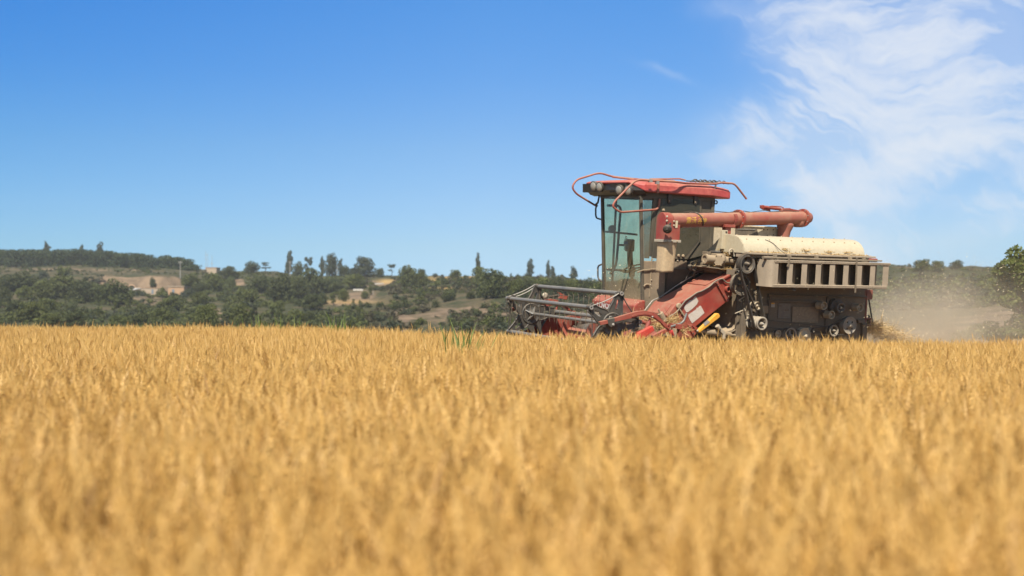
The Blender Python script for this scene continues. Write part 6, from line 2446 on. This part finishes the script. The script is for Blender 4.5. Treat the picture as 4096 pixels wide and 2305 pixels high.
reed(1848, 11.2, 1.20, 40, 0.018, 'large tuft of broad green reeds left of the reel', 1, 0.22)
reed(1775, 12.0, 1.16, 10, 0.011, 'few thin blades just left of the large tuft of reeds', 2, 0.2)
reed(1345, 21.5, 1.30, 26, 0.018, 'tuft of reeds at the far field edge below the open yard', 3, 0.22)
reed(1290, 22.5, 1.24, 12, 0.014, 'thin blades left of the tuft at the far field edge', 4, 0.3)
reed(1115, 23.0, 1.26, 34, 0.015, 'wide stand of fine green blades at the far field edge', 5, 0.7)
reed(1050, 23.2, 1.20, 18, 0.013, 'fine green blades left of the wide stand', 6, 0.5)
reed(505, 22.0, 1.22, 10, 0.008, 'sparse green blades at the field edge in the left part', 7, 0.6)
reed(930, 23.0, 1.16, 9, 0.008, 'couple of green blades near the tall wheat ear left of the middle', 8, 0.4)
reed(585, 22.5, 1.16, 8, 0.008, 'green blades right of the sparse ones at left', 9, 0.5)


# ------------------------------------------------------------------ tree and shrub at the right edge
def near_tree():
    rnd = random.Random(17)
    d = 25.5
    x = (4120 - 2048) / FPX * d
    z0 = hill_z(4120, d) - 0.1
    e = empty('tree', (x, d, z0))
    tag(e, 'leafy green tree cut by the right edge of the photo, close behind the field', 'tree')
    def at(px, py, dy=0.0): return ((px - 2048) / FPX * (d + dy) - x, dy, CAMZ + (HOR - py) / FPX * (d + dy) - z0)
    k = d / FPX
    lobes = []
    for (px, py, rx, ry, dy) in ((4060, 1015, 34, 30, 0.1), (4040, 1062, 45, 32, -0.2), (4085, 1050, 50, 45, 0.2), (4010, 1090, 38, 25, 0.0), (4050, 1115, 55, 40, 0.3), (4105, 1110, 60, 55, -0.3),
                                 (4020, 1150, 42, 30, 0.2), (4075, 1175, 55, 45, 0.0), (4035, 1205, 40, 28, -0.2), (4095, 1225, 50, 30, 0.2), (4150, 1060, 70, 70, 0.1), (4160, 1180, 70, 70, 0.0), (4070, 1000, 14, 22, 0.0),
                                 (4075, 1290, 30, 40, 0.0), (4110, 1300, 40, 45, 0.2), (3985, 1070, 16, 10, 0.0), (3990, 1140, 18, 12, 0.1), (4040, 1300, 24, 22, 0.1), (4020, 1325, 30, 20, -0.1), (4075, 1335, 40, 22, 0.0), (3965, 1115, 12, 8, 0.0)):
        lobes.append((at(px, py, dy), (rx * k, rx * k * 1.1, ry * k)))
    v, f, tone = leaf_cloud(rnd, lobes, 7600, 0.050)
    o = bpy.data.objects.new('crown', mesh_from('crown', v, f, tone, LEAF['near']))
    C.objects.link(o)
    o.parent = e
    t = MB()
    t.tube([(0.15, 0, -0.1), (0.12, 0, 0.4), (0.02, 0.05, 0.9), (-0.1, 0, 1.5)], [0.07, 0.055, 0.04, 0.015], 8)
    for (px, py) in ((4030, 1060), (4060, 1120), (4020, 1140), (4090, 1180), (4140, 1080), (4050, 1210)):
        q = Vector(at(px, py))
        t.tube([(0.08, 0.02, 0.55), tuple(Vector((0.05, 0, 0.7)).lerp(q, 0.5)), tuple(q)], [0.03, 0.018, 0.005], 6)
    t.build('trunk', BARK, e)
    # shrub in front
    e2 = empty('shrub', ((3925 - 2048) / FPX * 26.5, 26.5, hill_z(3925, 26.5) - 0.1))
    tag(e2, 'low leafy shrub on the track edge left of the near tree', 'shrub')
    z2 = e2.location.z
    lb = []
    k = 26.5 / FPX
    for (px, py, rx, ry) in ((3925, 1325, 55, 30), (3880, 1345, 40, 22), (3970, 1335, 45, 30), (3950, 1300, 30, 18), (4010, 1350, 50, 25)):
        lb.append((((px - 3925) * k, rnd.uniform(-0.2, 0.2), CAMZ + (HOR - py) * k - z2), (rx * k, rx * k, ry * k)))
    v, f, tone = leaf_cloud(rnd, lb, 1700, 0.04)
    o = bpy.data.objects.new('crown', mesh_from('crown', v, f, tone, LEAF['near']))
    C.objects.link(o)
    o.parent = e2
    e3 = empty('shrub', ((3835 - 2048) / FPX * 30, 30, hill_z(3835, 30) - 0.1))
    tag(e3, 'thin twiggy shrub on the pale track behind the flying chaff', 'shrub')
    k = 30 / FPX
    v, f, tone = leaf_cloud(rnd, [((0, 0, 0.15), (0.25, 0.2, 0.2)), ((0.25, 0, 0.1), (0.2, 0.2, 0.14))], 260, 0.035)
    o = bpy.data.objects.new('crown', mesh_from('crown', v, f, tone, LEAF['near']))
    C.objects.link(o)
    o.parent = e3


near_tree()


# ------------------------------------------------------------------ farmyard and poles across the valley
MUD = paint('mud brick wall', (0.34, 0.21, 0.12), 0.95, dust=0.2, up=0.1, scale=1.0, col2=(0.26, 0.16, 0.09), dustcol=(0.40, 0.27, 0.16))
PLASTER = paint('pale plaster', (0.33, 0.255, 0.18), 0.9, dust=0.2, up=0.0, scale=0.8)
CONC = paint('concrete pole', (0.30, 0.29, 0.26), 0.8, dust=0.1, up=0.0)
BLUED = paint('blue door', (0.10, 0.15, 0.19), 0.6, dust=0.1, up=0.0)
ROOFW = paint('white sheet roof', (0.42, 0.41, 0.37), 0.6, dust=0.2, up=0.0)


def far_box(px0, px1, py0, py1, d, depth):
    """corner points of a box whose near face fills these photo columns and rows at distance d"""
    f = lambda px: (px - 2048) / FPX * d
    g = lambda py: CAMZ + (HOR - py) / FPX * d
    return (f(px0), d, g(py1)), (f(px1), d + depth, g(py0))


def farm():
    e = empty('brick_house', (0, 0, 0))
    lo, hi = far_box(672, 736, 1148, 1176, 240, 5)
    e.location = ((lo[0] + hi[0]) / 2, lo[1], lo[2])
    tag(e, 'small orange mud brick house with a flat roof at the foot of the cliff', 'house')
    o = Vector(e.location)
    def rel(a, b): return (tuple(Vector(a) - o), tuple(Vector(b) - o))
    m = MB(); m.box(*rel((lo[0], lo[1], lo[2] - 0.6), hi)); m.build('wall', MUD, e)
    m = MB(); m.box(*rel((lo[0] - 0.15, lo[1] - 0.15, hi[2]), (hi[0] + 0.15, hi[1] + 0.15, hi[2] + 0.18))); m.build('roof', PLASTER, e)
    m = MB(); a, b = far_box(688, 697, 1158, 1176, 239.95, 0.04); m.box(*rel(a, b)); m.build('door', BLUED, e)
    lo, hi = far_box(546, 650, 1153, 1176, 243, 0.5)
    e = empty('yard_wall', ((lo[0] + hi[0]) / 2, lo[1], lo[2]))
    tag(e, 'pale plastered yard wall below the bare cliff', 'wall')
    o = Vector(e.location)
    m = MB(); m.box(*rel((lo[0], lo[1], lo[2] - 0.6), hi)); m.build('wall', PLASTER, e)
    m = MB(); a, b = far_box(606, 614, 1158, 1175, 242.95, 0.04); m.box(*rel(a, b)); m.build('door', BLUED, e)
    m = MB(); m.box(*rel((lo[0], lo[1] - 0.1, hi[2]), (hi[0], hi[1] + 0.1, hi[2] + 0.12))); m.build('coping', MUD, e)
    lo, hi = far_box(516, 541, 1160, 1174, 238, 3.5)
    e = empty('shed', ((lo[0] + hi[0]) / 2, lo[1], lo[2]))
    tag(e, 'low shed with a white sheet roof left of the yard wall', 'shed')
    o = Vector(e.location)
    m = MB(); m.box(*rel((lo[0] + 0.2, lo[1], lo[2] - 0.6), hi)); m.build('wall', MUD, e)
    m = MB(); m.box(*rel((lo[0] + 0.5, lo[1] - 0.05, lo[2] - 0.3), (hi[0] - 0.35, lo[1] - 0.02, hi[2] - 0.15))); m.build('door', MURK, e)
    m = MB(); m.prism([tuple(Vector(p) - o) for p in ((lo[0] - 0.2, lo[1] - 0.5, hi[2] - 0.05), (hi[0] + 0.1, lo[1] - 0.5, hi[2] - 0.05), (hi[0] + 0.1, hi[1], hi[2] + 0.35), (lo[0] - 0.2, hi[1], hi[2] + 0.35))], (0, 0, 0.12)); m.build('roof', ROOFW, e)
    # cave dwelling front with its arch behind the shed
    cx, cz = (528 - 2048) / FPX * 258, CAMZ + (HOR - 1156) / FPX * 258
    e = empty('cave_dwelling', (cx, 258, cz))
    tag(e, 'arched cave dwelling front dug into the cliff above the shed', 'cave dwelling')
    m = MB()
    m.prism([(0.75 * math.cos(math.pi * i / 10), 0, 0.75 * math.sin(math.pi * i / 10)) for i in range(11)] + [(-0.75, 0, -0.9), (0.75, 0, -0.9)], (0, 0.4, 0)); m.build('door', MURK, e)
    m = MB()
    m.tube([(0.85 * math.cos(math.pi * i / 12), -0.05, 0.85 * math.sin(math.pi * i / 12)) for i in range(13)], 0.14, 6); m.build('arch', MUD, e)
    # hut on the rim
    lo, hi = far_box(822, 866, 1072, 1088, 312, 4)
    e = empty('hut', ((lo[0] + hi[0]) / 2, lo[1], lo[2]))
    tag(e, 'small beige hut on the rim beneath the thin masts', 'hut')
    o = Vector(e.location)
    m = MB(); m.box(*rel((lo[0], lo[1], lo[2] - 2.2), hi)); m.build('wall', PLASTER, e)
    m = MB(); m.box(*rel((lo[0] - 0.1, lo[1] - 0.1, hi[2]), (hi[0] + 0.1, hi[1] + 0.1, hi[2] + 0.15))); m.build('roof', MUD, e)
    m = MB(); a, b = far_box(799, 822, 1078, 1081, 311, 3); m.box(*rel(a, b)); m.build('canopy', DARK, e)
    # poles and masts
    def pole(px, py0, py1, d, r, label, arms, name, grp):
        z0, z1 = CAMZ + (HOR - py1) / FPX * d, CAMZ + (HOR - py0) / FPX * d
        e = empty(name, ((px - 2048) / FPX * d, d, z0))
        tag(e, label, 'pole' if name == 'utility_pole' else 'mast', grp)
        m = MB(); m.tube([(0, 0, -1.0), (0, 0, z1 - z0)], [r, r * 0.7], 8); m.build('shaft', CONC, e)
        for q in arms:
            m = MB(); h = (z1 - z0) * q; m.bar((-0.45, 0, h), (0.45, 0, h), 0.09, 0.09); m.build('crossarm', CONC, e)
    pole(721, 1046, 1106, 268, 0.09, 'pale concrete pole with a crossarm on the cliff top', (0.97, 0.9), 'utility_pole', 'utility poles')
    pole(1160, 1046, 1088, 290, 0.10, 'white pole beside the slim grey poplar', (0.96,), 'utility_pole', 'utility poles')
    pole(1349, 1062, 1084, 292, 0.09, 'short pale pole under the tallest skyline tree', (), 'utility_pole', 'utility poles')
    pole(1635, 1058, 1110, 288, 0.10, 'pole behind the green tree right of the umbrella tree', (0.95,), 'utility_pole', 'utility poles')
    pole(1493, 1165, 1205, 235, 0.06, 'thin dark pole at the right of the stony yard', (), 'utility_pole', 'utility poles')
    pole(824, 1003, 1074, 335, 0.055, 'left and tallest of three thin masts over the beige hut', (0.55, 0.75), 'mast', 'thin masts')
    pole(831, 1010, 1074, 337, 0.045, 'middle mast, the thinnest over the beige hut', (), 'mast', 'thin masts')
    pole(848, 1020, 1074, 333, 0.06, 'right mast, standing on the beige hut itself', (0.35,), 'mast', 'thin masts')
    # low pale walls by the stony yard
    lo, hi = far_box(1412, 1452, 1156, 1164, 246, 0.5)
    m = MB(); m.box((0, 0, -0.6), tuple(Vector(hi) - Vector(lo))); w = m.build('stone_wall', ROOFW)
    w.location = lo
    tag(w, 'low pale stone wall at the back of the stony yard', 'wall')
    lo, hi = far_box(1500, 1536, 1133, 1139, 262, 0.4)
    m = MB(); m.box((0, 0, -0.6), tuple(Vector(hi) - Vector(lo))); w = m.build('stone_wall', ROOFW)
    w.location = lo
    w.rotation_euler = (0, 0, 0.3)
    tag(w, 'short pale wall along the track up the hill', 'wall')


farm()


# ------------------------------------------------------------------ dust blown out behind the harvester
def build_dust():
    m, t = new_mat('straw dust')
    geo = t.n('ShaderNodeNewGeometry').outputs['Position']
    src = MM @ Vector((5.3, 0.7, 0.7))
    rel = t.n('ShaderNodeVectorMath', {'operation': 'SUBTRACT'}, i0=geo, i1=tuple(src))
    c, s = math.cos(MYAW), math.sin(MYAW)
    sp = t.n('ShaderNodeSeparateXYZ', None, i0=rel)
    ax = t.math('ADD', t.math('MULTIPLY', sp.outputs[0], c), t.math('MULTIPLY', sp.outputs[1], s))
    ay = t.math('SUBTRACT', t.math('MULTIPLY', sp.outputs[1], c), t.math('MULTIPLY', sp.outputs[0], s))
    az = sp.outputs[2]
    wid = t.math('ADD', 0.6, t.math('MULTIPLY', t.math('MAXIMUM', ax, 0.0), 0.45))
    hgt = t.math('ADD', 0.5, t.math('MULTIPLY', t.math('MAXIMUM', ax, 0.0), 0.17))
    gy = t.math('DIVIDE', ay, wid)
    gz = t.math('DIVIDE', t.math('MAXIMUM', az, 0.0), hgt)
    g = t.math('EXPONENT', t.math('MULTIPLY', t.math('ADD', t.math('MULTIPLY', gy, gy), t.math('MULTIPLY', gz, gz)), -1.0))
    decay = t.math('EXPONENT', t.math('MULTIPLY', t.math('MAXIMUM', ax, 0.0), -0.36))
    start = t.remap(ax, -0.4, 0.3, 0.0, 1.0, True)
    end = t.remap(ax, 4.4, 2.0, 0.0, 1.0, True)
    n = t.noise(geo, 0.75, 5.0, 0.6, 0.6)
    d = t.math('MULTIPLY', t.math('MULTIPLY', g, decay), t.math('MULTIPLY', start, end))
    d = t.math('MULTIPLY', d, t.remap(n, 0.38, 0.64, 0.0, 2.0))
    d = t.math('MULTIPLY', d, DUST_DENS)
    v = t.n('ShaderNodeVolumePrincipled', None, Density=d, Anisotropy=0.2, Color=(0.90, 0.76, 0.56, 1))
    t.n('ShaderNodeOutputMaterial', None, Volume=v)
    mb = MB()
    lo, hi = (4.6, -2.6, -0.05), (11.9, 4.4, 2.9)
    pts = [MM @ Vector((x, y, z)) for z in (lo[2], hi[2]) for x, y in ((lo[0], lo[1]), (hi[0], lo[1]), (hi[0], hi[1]), (lo[0], hi[1]))]
    mb.add(pts, [(3, 2, 1, 0), (4, 5, 6, 7), (0, 1, 5, 4), (1, 2, 6, 5), (2, 3, 7, 6), (3, 0, 4, 7)])
    o = mb.build('dust_cloud', m)
    tag(o, 'tan dust cloud drifting behind the harvester', 'dust', kind='stuff')


DUST_DENS = 0.95
build_dust()


def build_puff():
    """thin dust rising off the header in front of the lower cab"""
    m, t = new_mat('header dust')
    geo = t.n('ShaderNodeNewGeometry').outputs['Position']
    ctr = MM @ Vector((0.78, 1.1, 0.85))
    rel = t.n('ShaderNodeVectorMath', {'operation': 'SUBTRACT'}, i0=geo, i1=tuple(ctr))
    rel = t.n('ShaderNodeVectorMath', {'operation': 'DIVIDE'}, i0=rel, i1=(0.75, 0.8, 0.42))
    ln = t.n('ShaderNodeVectorMath', {'operation': 'LENGTH'}, i0=rel).outputs['Value']
    f = t.remap(ln, 1.0, 0.1, 0.0, 1.0, True)
    n = t.noise(geo, 2.2, 4.0, 0.6, 0.4)
    d = t.math('MULTIPLY', t.math('MULTIPLY', f, t.remap(n, 0.35, 0.65, 0.1, 1.8)), 0.55)
    v = t.n('ShaderNodeVolumePrincipled', None, Density=d, Anisotropy=0.2, Color=(0.90, 0.76, 0.56, 1))
    t.n('ShaderNodeOutputMaterial', None, Volume=v)
    mb = MB()
    mb.box(tuple(ctr - Vector((0.76, 0.81, 0.43))), tuple(ctr + Vector((0.76, 0.81, 0.43))))
    o = mb.build('dust_puff', m)
    tag(o, 'thin tan dust rising from the header in front of the lower cab', 'dust', kind='stuff')


build_puff()
# ------------------------------------------------------------------ the summer haze over the valley
def build_haze():
    m, t = new_mat('valley haze')
    pv = t.n('ShaderNodeVolumePrincipled', None, Density=0.00036, Anisotropy=0.15, Color=(0.86, 0.88, 0.88, 1))
    t.n('ShaderNodeOutputMaterial', None, Volume=pv)
    mb = MB()
    mb.box((-620, -15, -32), (620, 460, 46))
    o = mb.build('haze', m)
    tag(o, 'thin pale summer haze over the valley', 'haze', kind='stuff')


build_haze()
